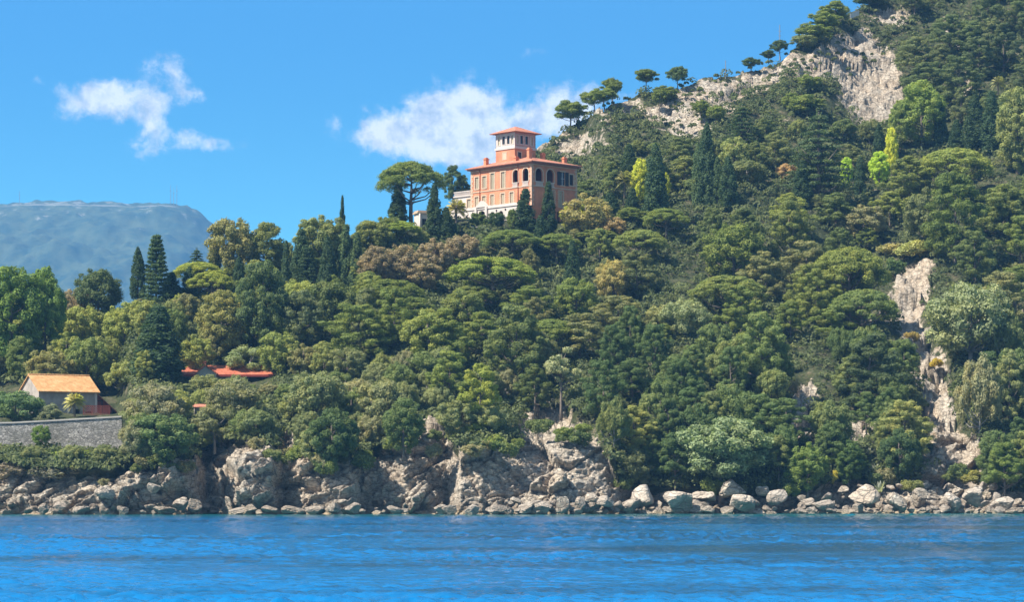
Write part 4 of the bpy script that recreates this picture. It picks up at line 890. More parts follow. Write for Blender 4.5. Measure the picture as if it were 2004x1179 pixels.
# ------------------------------------------------------------------ trees told apart one by one: kind, centre, top, width, foot (photo points), colour, label
TREES = [
# left skyline
('broad',22,512,150,735,FR,'huge dense green tree filling the left edge of the photo'),
('broad',88,513,92,720,FR,'tall round topped green tree beside the huge one at the left edge'),
('broad',191,517,106,632,(.055,.078,.035),'rounded dark tree standing alone on the skyline before the hazy mountain',1),
('broad',150,557,80,640,BR,'brownish tree crown just below the lone rounded skyline tree'),
('cypress',270,482,26,585,CY,'slim cypress leaning against the spiky conifer on the left skyline',0),
('fir',306,455,62,592,DG,'spiky dark conifer, tallest on the left skyline before the mountain'),
('cypress',336,530,38,588,CY,'stubby cypress just right of the spiky conifer',1),
('cypress',370,520,27,592,CY,'narrow cypress between the stubby cypress and the bright umbrella pine',2),
('cedar',385,480,62,545,DG,'small flat tiered cedar on the skyline where the mountain ends'),
('umbrella',388,508,112,575,PY_,'flat topped bright pine under the small tiered cedar'),
('umbrella',412,527,100,600,PY_,'lower flat topped bright pine left of the tall dense dark tree'),
('cypress',421,474,21,540,CY,'small cypress rising from the brownish skyline tree',0),
('broad',452,417,112,545,(.13,.135,.06),'open brownish green tree on the skyline left of centre'),
('broad',521,427,88,548,(.10,.12,.045),'green rounded tree on the skyline next to the small sky gap'),
('cypress',467,500,20,580,CY,'thin cypress in front of the brownish skyline tree',0),
('broad',514,500,112,700,(.055,.08,.035),'big ivy dark tree hanging over deep shade left of the cypress group'),
('broad',434,560,110,710,(.14,.145,.055),'olive brown leafy tree left of the big ivy dark tree'),
('broad',590,560,100,690,(.075,.095,.05),'grey green glossy tree at the foot of the cypress group'),
('broad',566,468,26,560,LM,'slim yellowish creeper covered stem in the cypress group'),
('cypress',560,470,24,590,CY,'slender dark cypress left of the broad one in the cypress group',3),
('cypress',590,448,44,575,CY,'broad cypress at the left end of the cypress group',1),
('broad',622,415,104,525,LM,'pale green leafy tree rising behind the cypress group on the skyline'),
('fir',602,480,54,590,CY,'dark cone shaped tree low in the cypress group'),
('cypress',641,465,38,592,CY,'dark wide cypress in the middle of the cypress group',1),
('cypress',670,381,14,480,CY,'very thin tall cypress spire alone against the sky',3),
('cypress',676,440,36,578,CYL,'pointed lighter green cypress under the thin spire',3),
('cypress',699,455,34,575,CYL,'cypress at the right end of the group beside the brown trees',3),
('broad',655,420,70,500,(.11,.13,.05),'green skyline tree behind the thin cypress spire'),
('broad',729,424,90,492,(.105,.125,.045),'rounded scrub tree on the skyline above the brown trees'),
('broad',762,414,70,480,(.10,.13,.045),'small skyline tree left of the stout cypress by the umbrella pine'),
('umbrella',780,428,96,480,(.13,.17,.035),'low flat bright pine below the great umbrella pine',0),
('broad',735,474,76,575,BR,'reddish brown tree crown next to the cypress group'),
('broad',786,470,86,565,(.15,.13,.085),'brown open crowned tree with a pale stem left of the pavilion'),
('broad',848,462,90,548,(.15,.13,.09),'pinkish brown tree below the cream pavilion'),
('broad',905,451,92,535,(.155,.135,.095),'pinkish brown tree below the pale retaining wall'),
('broad',825,500,90,575,(.135,.12,.08),'brown tree low between the brown crowns and the pine wood'),
('broad',828,448,36,482,LM,'yellow green bush right below the garden pavilion'),
# around the villa
('umbrella',804,311,146,432,(.085,.115,.035),'great umbrella pine with bare forked trunk left of the villa',0),
('cypress',779,358,34,436,CY,'stout cypress beneath the left side of the great umbrella pine',1),
('cypress',850,360,32,474,CY,'tall dark cypress beneath the right edge of the great umbrella pine',1),
('cypress',873,404,30,474,CY,'shorter cypress right of the tall dark cypress by the pavilion',1),
('shrub',890,428,26,470,CY,'small dark cone bush at the foot of the two cypresses'),
('pine',886,321,52,400,PD,'dark bushy pine between the umbrella pine and the villa'),
('pine',905,338,44,396,PD,'low dark pine touching the left corner of the villa roof'),
('palm',893,386,46,450,(.17,.17,.07),'shaggy palm in front of the white annex left of the villa'),
('broad',936,410,40,450,(.07,.10,.03),'round bush before the arcade left of the porch',None,434),
('broad',971,409,42,452,DG,'dark round bush hiding the foot of the white porch',None,433),
('broad',1003,404,26,450,(.08,.11,.035),'small green bush left of the broad cypress by the villa',None,432),
('cypress',1028,367,44,452,CY,'broad conical cypress in front of the near corner of the villa',3,432),
('cypress',1073,354,32,452,CY,'slim cypress standing before the shaded facade of the villa',3,433),
('cypress',1057,420,34,512,CY,'cypress just below the villa corner, in front of the two others',3),
('umbrella',1000,445,124,510,(.08,.11,.035),'flat dark green pine right below the villa cypresses'),
('umbrella',1090,452,100,520,(.09,.12,.035),'flat green pine under the yellow tree right of the villa'),
('broad',1148,374,116,470,TN,'broad golden green tree right of the villa'),
('broad',1128,392,70,455,(.20,.22,.05),'lime green bush against the foot of the golden tree',None,438),
('broad',1200,420,60,465,(.18,.145,.08),'low orange tinted shrub right of the golden tree'),
('palm',1222,330,46,400,(.16,.17,.08),'shaggy palm on the slope right of the villa'),
('cypress',1231,280,32,345,CY,'dark cone cypress on the slope behind the shaggy palm',1),
('cypress',1195,375,36,425,CY,'dark bushy cypress between the golden tree and the utility pole',1),
('cypress',1238,366,30,428,CY,'dark cypress left of the yellow creeper',1),
('broad',1252,304,44,405,YE,'bright yellow creeper clad tree behind the left side of a big cypress'),
('broad',1299,330,30,400,YE,'bright yellow creeper behind the right side of a big cypress'),
('cypress',1283,282,42,448,CY,'big tall cypress in front of the bright yellow creeper',0),
('cypress',1366,278,22,405,CYL,'thin cypress pressed to the left of the tallest hillside cypress',0),
('cypress',1383,240,34,408,CY,'tallest cypress on the hillside right of the villa',0),
('cypress',1404,305,22,410,CYL,'thin cypress just right of the tallest hillside cypress',0),
('cypress',1425,304,32,414,CY,'cypress with split top, third right of the tallest hillside cypress',0),
('broad',1437,262,66,340,LM,'yellow green tree above the split topped cypress'),
('cedar',1452,198,90,296,DG,'dark layered cedar under the rocky crest'),
('cypress',1120,470,34,592,CY,'lone dark cypress sunk in the pine wood below the villa',1),
('sparse',1124,465,24,500,(.26,.21,.19),'grey leafless bush on top of the lone cypress in the pine wood'),
# crest of the ridge
('lone',1116,190,69,247,PM,'leaning round pine at the left foot of the crest with its shadow beside it',0),
('lone',1164,168,53,216,PM,'low bushy pine on the crest under the taller forked one',1),
('lone',1199,147,47,196,PM,'upright dark pine on the crest left of the lone pine on a bare stem',3),
('lone',1183,168,56,208,PM,'spreading pine in the middle of the crest clump',4),
('lone',1265,131,51,178,PM,'flat topped pine on a thin bare stem on the crest',2),
('lone',1326,124,47,182,PD,'dark pine with a rounded head right of the flat topped crest pine',2),
('lone',1303,163,58,204,PM,'low pine just under the dark round headed crest pine',1),
('lone',1290,170,33,222,PM,'slender pine growing from the crag under the crest',2),
('lone',1372,190,38,232,PM,'small pine clinging to the crag right of the shaded hollow',0),
('lone',1401,200,40,242,PM,'small round pine midway along the crag',1),
('lone',1470,108,42,134,PD,'low dark bush pine on the crest left of the rusty pole',0),
('lone',1504,93,33,118,PD,'dark little pine left of the rusty pole',3),
('lone',1527,73,38,110,PD,'dark pine right beneath the rusty pole',4),
('lone',1590,40,78,90,PM,'rounded pine on the steep skyline shoulder',0),
('lone',1612,16,67,68,PM,'pine above the rounded shoulder pine on the skyline',1),
('lone',1637,-4,60,46,PM,'highest pine left of the white parapet',3),
('lone',1572,62,56,100,OG,'low olive bush pine at the left end of the skyline shoulder',1),
('lone',1700,-24,67,16,PD,'dark pine cut by the top edge above the white parapet',0),
('broad',1548,175,40,215,PM,'small leafy tree below the left part of the great bare slab'),
('lone',1582,140,49,182,PM,'dark small pine against the ochre face of the slab',1),
('lone',1580,180,78,232,PM,'pine at the left foot of the great bare slab',0),
# right hillside
('cedar',1602,205,170,400,(.05,.075,.038),'wide dark tiered cedar under the great bare slab',0),
('broad',1803,150,104,290,(.11,.15,.04),'large round bright topped tree right of the great slab'),
('broad',1762,190,50,290,(.11,.145,.045),'lighter tree filling the gap left of the large round tree'),
('cypress',1841,200,28,292,CY,'dense cypress right below the large round tree',1),
('cypress',1872,232,30,292,CY,'low dark cypress next to the dense one',1),
('cypress',1908,185,46,300,CY,'left of the two fat dark cypresses near the right edge',1),
('cypress',1940,178,40,300,CY,'right of the two fat dark cypresses near the right edge',1),
('palm',1953,145,30,195,(.13,.14,.07),'small palm on the slope above the two fat cypresses'),
('broad',1990,162,100,340,LM,'tall pale yellowish tree at the right edge'),
('pine',1880,168,62,250,(.085,.105,.05),'greyish pine behind the two fat dark cypresses'),
('broad',1745,243,30,345,YE,'yellow green creeper column above the dome shaped pine'),
('broad',1721,290,46,365,(.20,.28,.04),'vivid lime creeper left of the dome shaped pine'),
('broad',1657,302,30,370,(.20,.29,.04),'vivid lime creeper between two dark cypresses'),
('cypress',1720,240,22,330,CY,'slim cypress beside the yellow creeper column',0),
('cypress',1683,305,22,390,CY,'dark cypress between the two vivid lime creepers',0),
('cypress',1570,312,36,400,CY,'dark cypress mass under the wide tiered cedar',1),
('broad',1540,315,50,355,(.22,.17,.10),'orange brown crown left under the tiered cedar'),
('umbrella',1868,285,160,400,(.13,.16,.045),'broad dome shaped olive bright pine on the right hillside',1),
('pine',1780,300,110,400,(.10,.125,.04),'bushy pine left of the dome shaped pine'),
('pine',1870,330,150,520,(.075,.105,.03),'big dark bushy pine in the middle of the right hillside'),
('pine',1970,360,110,470,(.10,.125,.045),'light bushy pine at the right edge below the pale yellowish tree'),
('broad',1690,395,110,478,OL,'grey green olive like tree above the dry clearing'),
('umbrella',1660,478,170,640,(.12,.145,.04),'wide flat pine with open limbs left of the rock gully',0),
('umbrella',1690,560,150,690,(.085,.115,.04),'second tier of flat pine crowns below the open limbed one',1),
('pine',1600,520,110,640,(.11,.135,.04),'light green pine just left of the open limbed pine'),
('olive',1900,545,190,712,(.125,.15,.085),'very large rounded silvery tree right of the rock gully',0),
('pine',1870,690,0,0,PM,''),
('olive',1915,690,100,860,OL,'silvery tree right of the lower rock gully',1),
('pine',1975,680,90,820,(.11,.13,.06),'pale bushy pine on the right edge above the shore'),
('pine',1770,778,118,905,(.14,.155,.06),'spreading yellowish pine left of the scree chute',4),
('pine',1965,860,100,975,(.085,.12,.035),'low layered pine above the boulders at the right edge',2),
('broad',1948,835,80,960,(.07,.10,.04),'dark leafy tree bordering the scree chute on its right'),
('broad',1760,830,90,945,DG,'dark ivy thicket below the spreading yellowish pine'),
('broad',1660,855,70,950,(.055,.09,.03),'green thicket left of the white agaves'),
('broad',1580,860,90,962,(.085,.12,.035),'leafy green bush between rock outcrops above the beach'),
# lower centre
('olive',1412,808,215,955,(.115,.15,.085),'very wide rounded silvery bush above the largest boulders',0),
('pine',1240,788,112,905,(.15,.165,.055),'conical yellow green pine right of the sheer cliff',3),
('broad',1235,870,90,960,(.075,.09,.045),'dark shrubbery at the foot of the conical yellow green pine'),
('sparse',1098,660,84,800,(.17,.19,.12),'ragged leaning grey pine above the highest part of the cliff',0),
('pine',1490,610,130,790,(.085,.115,.04),'large pine with bare pale stems in the centre right wood'),
('pine',1700,650,170,800,(.05,.072,.035),'dark mass of a pine above the shaded outcrop by the gully'),
('broad',1200,500,80,590,(.19,.18,.08),'pale yellowish tree among the pines below the villa'),
('olive',1340,575,110,665,(.13,.155,.085),'silvery leaved tree in the middle of the pine wood'),
('olive',1290,590,80,660,(.15,.165,.08),'lighter silvery tree left of the other one in the pine wood'),
('pine',700,590,150,712,(.085,.112,.034),'layered dark pine at the left end of the central pine wood',4),
('umbrella',960,497,190,600,(.115,.15,.035),'broad flat bright pine crown right above the middle of the wood',1),
('pine',860,600,130,720,PM,'large pine left of centre in the wood'),
('pine',1010,590,150,780,(.080,.105,.04),'tall pine with a bare leaning trunk in the centre',2),
('pine',880,680,110,800,PM,'pine below the centre with bushy head above the cliff shrubs'),
('pine',940,705,110,850,PY_,'yellow topped pine near the cliff edge'),
('broad',892,770,90,860,OG,'grey green bush on the cliff brow under the yellow topped pine'),
('broad',620,715,130,850,OG,'broad glossy bush right of the bungalow'),
('broad',650,790,110,912,(.055,.085,.035),'dark ivy tree hanging over the cliff left of centre'),
('olive',745,735,120,850,(.13,.145,.075),'grey olive like thicket above the left cliffs'),
('broad',790,770,90,890,(.07,.10,.04),'dark green tree at the cliff edge above the notch'),
('olive',450,735,130,830,(.14,.15,.085),'silvery olive in front of the bungalow'),
('olive',300,742,130,850,(.15,.155,.10),'tall grey olive right of the cottage'),
('broad',320,800,140,905,(.065,.095,.04),'dense dark bush over the cliff right of the stone wall'),
('olive',270,815,80,900,(.12,.13,.08),'grey bush at the right end of the stone wall'),
('olive',420,790,110,868,(.125,.14,.075),'olive scrub above the dark shore recess'),
('olive',500,790,90,860,(.10,.125,.06),'green grey scrub above the banded headland'),
('cypress',310,598,88,745,CY,'massive dark bushy cypress between the two roofs',1),
('broad',95,672,110,775,(.12,.125,.055),'olive green tree right behind the ochre roof'),
('broad',170,650,100,770,(.10,.13,.045),'green tree behind the right end of the ochre roof'),
('broad',245,585,90,690,(.14,.165,.05),'bright yellow green tree left of the massive dark cypress'),
('broad',160,590,90,690,(.15,.17,.05),'yellowish tree at the foot of the rounded skyline tree'),
('broad',385,650,80,735,(.14,.16,.05),'bright lime tree behind the left end of the bungalow'),
('olive',402,727,78,778,(.115,.13,.06),'round olive bush hiding the lower part of the bungalow gable',0),
('olive',490,672,110,735,(.13,.16,.085),'silvery scrub behind the bungalow roof'),
('broad',545,640,90,740,(.13,.16,.05),'light green tree at the right end of the bungalow roof'),
('olive',30,758,120,833,(.08,.125,.06),'blue green bush on the terrace left of the cottage',0,347),
('olive',97,785,52,832,(.11,.13,.08),'grey olive in front of the cottage left wall',1,346),
('palm',146,765,46,826,(.19,.20,.09),'fan palm in front of the cottage wall',None,347),
('broad',80,826,44,872,(.075,.115,.03),'green bush growing against the face of the stone wall',None,338.5),
('shrub',135,868,110,915,(.105,.145,.035),'bright green scrub at the foot of the stone wall',None,335.5),
('shrub',60,880,90,925,(.10,.125,.05),'grey green scrub below the left part of the stone wall',None,335),
('shrub',195,880,90,925,(.085,.11,.05),'dull scrub under the right part of the stone wall',None,335.2),
('shrub',110,895,120,935,(.11,.11,.085),'dry grey bush line on top of the left shore rocks',None,333.5),
('shrub',20,895,90,935,(.11,.10,.085),'dry grey bush at the left edge above the shore rocks',None,333.2),
('shrub',320,875,50,910,(.085,.12,.04),'small hanging bush above the left shore rocks',None,333),
('shrub',535,605+265,40,900,OG,'small bush at the right shoulder of the banded headland'),
('shrub',850,862,46,892,(.12,.12,.075),'dry tuft on the sheer cliff left of centre'),
('shrub',925,862,60,888,(.13,.13,.08),'dry grassy tuft on the brow of the sheer cliff'),
('shrub',1560,895,60,945,(.09,.14,.03),'bright green bush above the beach boulders'),
('shrub',1630,915,30,942,(.20,.20,.04),'small yellow bush at the top of the beach left of the agaves'),
('shrub',1682,900,26,926,(.17,.21,.05),'lime tuft left of the agaves'),
('shrub',1832,694,30,715,(.22,.19,.03),'bright yellow flowering tuft in the rock gully'),
('shrub',1905,915,70,945,(.13,.14,.05),'yellowish tufts at the bottom of the scree chute'),
('shrub',1785,642,40,668,(.16,.14,.05),'ochre tuft at the bend of the rock gully'),
('shrub',1785,930,50,960,(.095,.11,.045),'yellowish low bush above the right boulders'),
('agave',1685,843,34,870,SIL,'pale agave rosette, uppermost of the agave patch'),
('agave',1700,865,34,888,SIL,'pale agave rosette in the middle of the agave patch'),
('agave',1722,925,44,962,SIL,'large agave rosette hanging over the beach'),
('agave',1742,905,38,935,SIL,'agave rosette right of the large hanging one'),
('agave',1672,856,28,880,SIL,'small agave rosette at the left of the agave patch'),
('agave',1712,895,36,925,SIL,'agave rosette between the patch and the large hanging one'),
('agave',1915,945,40,968,(.26,.28,.2),'spiky greyish agave above the right hand boulders'),
('agave',1915,815,34,845,(.12,.17,.08),'green agave on the right side of the scree chute'),
('agave',1330,905,0,0,SIL,''),
('shrub',1790,462,90,500,(.17,.19,.08),'pale green shrub in the dry clearing'),
('shrub',1752,500,50,535,(.05,.08,.03),'small dark bush left of the upper gully rocks'),
('shrub',1740,470,70,500,(.19,.19,.09),'dry grassy shrub left in the clearing'),
]
for e in TREES:
    kind, px, pt, wp, pb, col, lab = e[:7]
    if wp <= 0: continue
    tree(kind, px, pt, wp, pb, col, lab, None, e[7] if len(e) > 7 else None, 0.6 * len(lab), Y=(e[8] if len(e) > 8 else None))

# ------------------------------------------------------------------ the wood between them
ENV = [(-100,560),(120,585),(150,600),(250,600),(275,580),(330,580),(400,545),(440,500),(560,505),(620,500),(700,500),(730,505),(830,510),(880,500),(930,480),(1000,480),(1140,440),(1145,330),(1180,280),(1300,262),(1400,250),(1500,225),(1560,190),(1760,220),(1765,60),(1790,-40),(2100,-100)]
PROT = [(880,1135,240,434,1e9),(24,216,735,818,835),(330,540,712,742,800),(0,240,818,862,1e9),(1540,1760,85,225,1e9),(1290,1470,160,262,1e9),(236,262,540,575,1e9),(918,960,440,462,1e9),(820,842,405,460,1e9),
        (1050,1180,262,300,1e9),(725,880,318,425,1e9),(1240,1312,284,400,1e9),(1360,1440,245,400,1e9),(1650,1760,250,370,1e9),(1540,1680,210,370,1e9),(1895,1955,185,295,1e9)]
def kindat(px, py):
    r = random.random()
    if px > 1740 and py < 330: return 'pine', random.uniform(66, 100), random.uniform(72, 100), random.choice([(.070,.095,.042),(.060,.082,.040),(.085,.105,.050)])
    if py < 440 and px > 1130: return ('pine' if r < .6 else 'olive'), random.uniform(56, 92), random.uniform(54, 80), random.choice([(.085,.11,.045),(.10,.12,.055),(.075,.10,.04),(.11,.13,.05)])
    if px < 600 and py < 760: return 'broad', random.uniform(60, 95), random.uniform(70, 100), random.choice([(.13,.15,.05),(.11,.13,.05),(.14,.165,.05),(.12,.125,.06),(.085,.115,.04)])
    if py > 740 and px < 1000: return ('olive' if r < .6 else 'broad'), random.uniform(60, 95), random.uniform(60, 85), random.choice([OL, OG, (.09,.12,.045), (.12,.14,.07), (.14,.16,.06)])
    if py > 700 and px > 1150: return ('pine' if r < .6 else 'broad' if r < .8 else 'olive'), random.uniform(70, 110), random.uniform(85, 125), random.choice([(.075,.105,.04),(.06,.09,.035),(.10,.125,.05),(.05,.08,.032)])
    if r < .24 and px < 1500: return 'umbrella', random.uniform(130, 195), random.uniform(85, 115), random.choice([PM, (.095,.122,.038), (.105,.13,.042)])
    return ('pine' if r < .84 else 'broad'), random.uniform(80, 150), random.uniform(85, 135), random.choice([(.115,.138,.042), (.10,.125,.042), PM, PM, (.09,.108,.05), (.070,.094,.036), (.105,.115,.055)])
LM_ = [(120,740,'the ochre roofed cottage'),(430,730,'the red roofed bungalow'),(310,660,'the massive dark cypress between the two roofs'),(514,600,'the big ivy dark tree'),(640,520,'the cypress group'),(850,500,'the brown trees'),
       (1010,340,'the villa'),(1120,540,'the lone cypress in the pine wood'),(1283,370,'the big cypress before the yellow creeper'),(1384,330,'the tallest hillside cypress'),(1600,300,'the wide tiered cedar'),(1803,220,'the large round tree by the slab'),
       (1660,160,'the great bare rock slab'),(1660,560,'the open limbed flat pine'),(1900,620,'the very large silvery tree'),(1412,870,'the very wide silvery bush'),(1240,840,'the conical yellow green pine'),(1098,730,'the ragged leaning grey pine'),
       (1840,790,'the rock gully'),(1770,840,'the spreading yellowish pine'),(1050,900,'the sheer cliff'),(650,850,'the dark ivy tree on the cliff'),(300,800,'the tall grey olive'),(470,900,'the banded headland'),(1315,620,'the silvery trees in the wood'),
       (960,560,'the broad flat bright pine'),(700,650,'the layered dark pine'),(1870,430,'the big dark bushy pine'),(1868,330,'the dome shaped pine'),(1925,240,'the two fat cypresses'),(1490,700,'the large pine with bare pale stems'),(1740,480,'the dry clearing')]
SEEN = {}
def trim(s):
    s = s.replace('the big cypress before the yellow creeper', 'the big cypress by the creeper')
    for a, b in (('well above and', 'above and'), ('well below and', 'below and'), ('just above and', 'above and'), ('just below and', 'below and'), ('the massive dark cypress between the two roofs', 'the massive dark cypress'), (' before the yellow creeper', ''), (' with bare pale stems', '')):
        if len(s.split()) > 16: s = s.replace(a, b)
    ws = s.split()
    while len(ws) > 16: ws = ws[1:]
    return ' '.join(ws)
def shade_word(c):
    l = c[0] * .3 + c[1] * .6; gy = c[2] / max(c[1], .01)
    return ('grey green' if gy > .5 else 'yellow green' if c[0] > c[1] * .9 and l > .1 else 'bright green' if l > .115 else 'dark green' if l < .075 else 'mid green')
def autolabel(kind, px, py, wp, hp, col):
    d = sorted(LM_, key=lambda q: (q[0] - px) ** 2 + ((q[1] - py) * 1.2) ** 2)
    word = {'pine': 'pine', 'umbrella': 'flat topped pine', 'broad': 'leafy tree', 'olive': 'olive like tree', 'shrub': 'shrub'}[kind]
    size = 'tall' if hp > wp * 1.15 else 'wide' if wp > hp * 1.12 else 'round'
    def rel(q):
        dx_, dy_ = px - q[0], py - q[1]; v = 'above' if dy_ < -22 else 'below' if dy_ > 22 else ''; h = 'left' if dx_ < -30 else 'right' if dx_ > 30 else ''
        dist = math.hypot(dx_, dy_); far = 'just ' if dist < 75 else '' if dist < 150 else 'well '
        if v and h: return f'{far}{v} and {h} of {q[2]}'
        if v: return f'{far}{v} {q[2]}'
        if h: return f'{far}{h} of {q[2]}'
        return f'right at {q[2]}'
    for k in range(4):
        s = trim(f'{size} {shade_word(col)} {word} {rel(d[k])}')
        if s not in SEEN: SEEN[s] = 1; return s
    k = 'left' if px < 1002 else 'right'
    for a in range(3):
        for b_ in range(a + 1, 4):
            s = f'{size} {shade_word(col)} {word} between {d[a][2]} and {d[b_][2]}'
            s = trim(s)
            if s not in SEEN: SEEN[s] = 1; return s
    return s
cands = []
for _ in range(26000):
    px = random.uniform(-90, 2090); top = float(interp(px, TOP)); py = random.uniform(top + 4, min(965, float(interp(px, VL)) + 6))
    cands.append((px, py))
pts = []; fills = 0; HAND = len(PLACED)
for px, py in cands:
    if fills >= 285: break
    if float(bare(px, py)) > .42: continue
    if 860 < px < 1150 and 405 < py < 460: continue
    if px < 240 and 760 < py < 905: continue
    if 335 < px < 545 and 715 < py < 765: continue
    if px > 1700 and py < -20: continue
    kind, wp, hp, col = kindat(px, py)
    if 1060 < px < 1520 and py < 300 and random.random() < .4: kind, wp, hp = 'shrub', random.uniform(24, 40), random.uniform(14, 24)
    dm = .44 * wp
    if px > 1735 and py < 330: dm *= .85
    gq = float(np.interp(py - hp * .3, [500, 700, 820, 900, 960], [1790, 1828, 1850, 1880, 1890])); gw = float(np.interp(py, [500, 700, 900, 960], [26, 24, 38, 60]))
    if py > 520 and px + wp * .42 > gq - gw and px - wp * .42 < gq + gw: continue
    if any(abs(px - q[0]) < dm and abs(py - q[1]) < dm * .62 for q in pts): continue
    env = float(interp(px, ENV)); tp = py - hp
    if tp < env:
        if py - env < 20: 
            if kind != 'shrub': continue
        else: sc_ = (py - env) / hp; hp *= sc_; wp *= max(.55, sc_); tp = py - hp
    bad = False
    for x0, x1, y0, y1, lim in PROT:
        if px + wp * .45 > x0 and px - wp * .45 < x1 and tp < y1 and py > y1 and py < lim:
            nh = py - y1 - 3
            if nh > 26: s_ = nh / hp; hp = nh; wp *= max(.6, s_); tp = py - hp
            else: bad = True; break
    if bad: continue
    # keep every hand-placed crown readable: a filler may not cover the top half of a tree standing behind it
    for (a, b_, t0, bb) in PLACED[:HAND]:
        ov = min(px + wp * .4, b_) - max(px - wp * .4, a)
        if ov > .3 * (b_ - a) and py > bb and tp < t0 + (bb - t0) * .55 and tp > t0 - 60:
            nh = py - (t0 + (bb - t0) * .55)
            if nh > 30: s_ = nh / hp; hp = nh; wp *= max(.6, s_); tp = py - hp
            else: bad = True; break
    if bad: continue
    inview = -wp / 2 < px < 2004 + wp / 2
    if not inview and random.random() < .5: continue
    pts.append((px, py)); fills += 1
    g_ = {'umbrella': 'flat topped pines of the hillside wood', 'pine': 'pines of the hillside wood', 'broad': 'leafy trees of the hillside wood', 'olive': 'olive like trees of the hillside wood', 'shrub': 'low shrubs among the crest rocks'}[kind]
    tree(kind, px, tp, wp, py, col, autolabel(kind, px, tp + hp * .3, wp, hp, col), g_)
random.seed(77)
for k in range(46):
    px = random.uniform(180, 1990) if k % 4 else random.uniform(420, 1200); vl = float(interp(px, VL)); py = vl + random.uniform(-4, 24) * (1 if px < 1200 else .3); wq = random.uniform(26, 62); hq = wq * random.uniform(.5, .8)
    col = random.choice([(.085, .11, .045), (.06, .085, .035), (.12, .12, .07), (.10, .13, .04)]); nm = {0: 'dark', 1: 'dull green', 2: 'dry olive', 3: 'fresh green'}[0 if col[0] < .07 else 1 if col[0] < .09 else 3 if col[0] < .11 else 2]
    lb = autolabel('shrub', px, py - hq, wq, hq, col).replace('shrub', 'shrub rooted on the rock edge')
    tree('shrub', px, py - hq, wq, py, col, trim(lb), 'shrubs hanging over the shore rocks')
print('trees', len(PLACED), 'fills', fills)

# low scrub on the ground under and between the trees: nobody could count it
def scrub():
    N = 13000; px = rng.uniform(-250, 2250, N * 2); u = rng.uniform(0, 1, N * 2); top = interp(px, TOP); bot = interp(px, VL)
    py = top + (bot + 4 - top) * u; b = bare(px, py) + rng.normal(0, .1, N * 2)
    vil = (px > 880) & (px < 1140) & (py > 395) & (py < 450); cot = (px < 262) & (py > 755) & (py < 882); bun = (px > 335) & (px < 540) & (py > 715) & (py < 765)
    ok = (b < .34) & ~vil & ~cot & ~bun; px, py = px[ok][:N], py[ok][:N]
    extra = 420; ex = rng.uniform(1040, 1900, extra); ey = interp(ex, TOP) + rng.uniform(0, 130, extra); px = np.r_[px, ex]; py = np.r_[py, ey]
    Y = Yg(px, py); X = (px - CX) / F * Y; Z = CZ + (HY - py) / F * Y; n = len(px); k = 42
    R_ = rng.uniform(.5, 1.5, n); R_[-extra:] = rng.uniform(.25, .6, extra)
    d = rng.normal(size=(n, k, 3)); d[..., 2] = np.abs(d[..., 2]) * .9; d /= np.linalg.norm(d, axis=2)[..., None]
    c = np.stack([X, Y, Z], 1)[:, None, :] + d * R_[:, None, None] * np.array((1, 1, .8)) + np.array((0, -.35, .15))
    nn = d + rng.normal(size=d.shape) * .5; nn /= np.linalg.norm(nn, axis=2)[..., None]
    a = np.cross(nn, rng.normal(size=d.shape)); a /= np.linalg.norm(a, axis=2)[..., None]; b2 = np.cross(nn, a)
    s = rng.uniform(.7, 1.3, (n, k, 1)); a *= .26 * s; b2 *= .14 * s
    V = np.stack([c - a, c - b2, c + a, c + b2], 2).reshape(-1, 3); Fq = np.arange(n * k * 4).reshape(-1, 4)
    lv = np.clip(np.repeat(rng.normal(.45, .25, n), k) + rng.normal(0, .1, n * k), 0, 1)
    o = link('undergrowth', crown_mesh('undergrowth', V, Fq, lv)); o.color = (.14, .165, .07, 1); tag(o, 'low tangled scrub covering the slope between the trees', 'undergrowth', kind='stuff')
scrub()

# ------------------------------------------------------------------ boulders
def boulder_mesh(i, flat=False):
    bm = bmesh.new(); bmesh.ops.create_icosphere(bm, subdivisions=4, radius=1); r = random.Random(40 + i)
    planes = [(Vector((r.gauss(0, 1), r.gauss(0, 1), r.gauss(0, 1))).normalized(), r.uniform(.42, .8)) for _ in range(9)]
    for v in bm.verts:
        d = v.co.normalized(); s = 1.0
        for n_, h in planes:
            k = d.dot(n_)
            if k > .01: s = min(s, h / k)
        s *= 1 + .05 * mn.fractal(d * 2.5 + Vector((i * 7, 0, 0)), .7, 2.1, 4) - .06 * max(0, .06 - abs(mn.noise(d * 2.1 + Vector((0, i * 3, 0))))) / .06
        v.co = d * s
    me = bpy.data.meshes.new('boulder'); bm.to_mesh(me); bm.free(); me.materials.append(BOULDER); return me
BM = [boulder_mesh(i) for i in range(9)]
def boulder(px, py, wp, hp, label, group, i=None, rot=None, dY=0.0):
    """px, py: centre in the photo; wp, hp: apparent size"""
    foot = min(py + hp * .42, 1006); Y = float(Yg(px, foot)) - 1.2 + dY; p = P(px, py, Y)
    o = link('boulder', BM[(int(px * 3) if i is None else i) % 9]); o.location = p; w_ = wp / 2 / F * Y * 1.18; h_ = hp / 2 / F * Y * 1.2
    o.rotation_euler = rot or (random.uniform(-.25, .25), random.uniform(-.25, .25), random.uniform(0, 6.28)); o.scale = (w_, w_ * random.uniform(.75, .95), h_); tag(o, label, 'boulder', group); return o
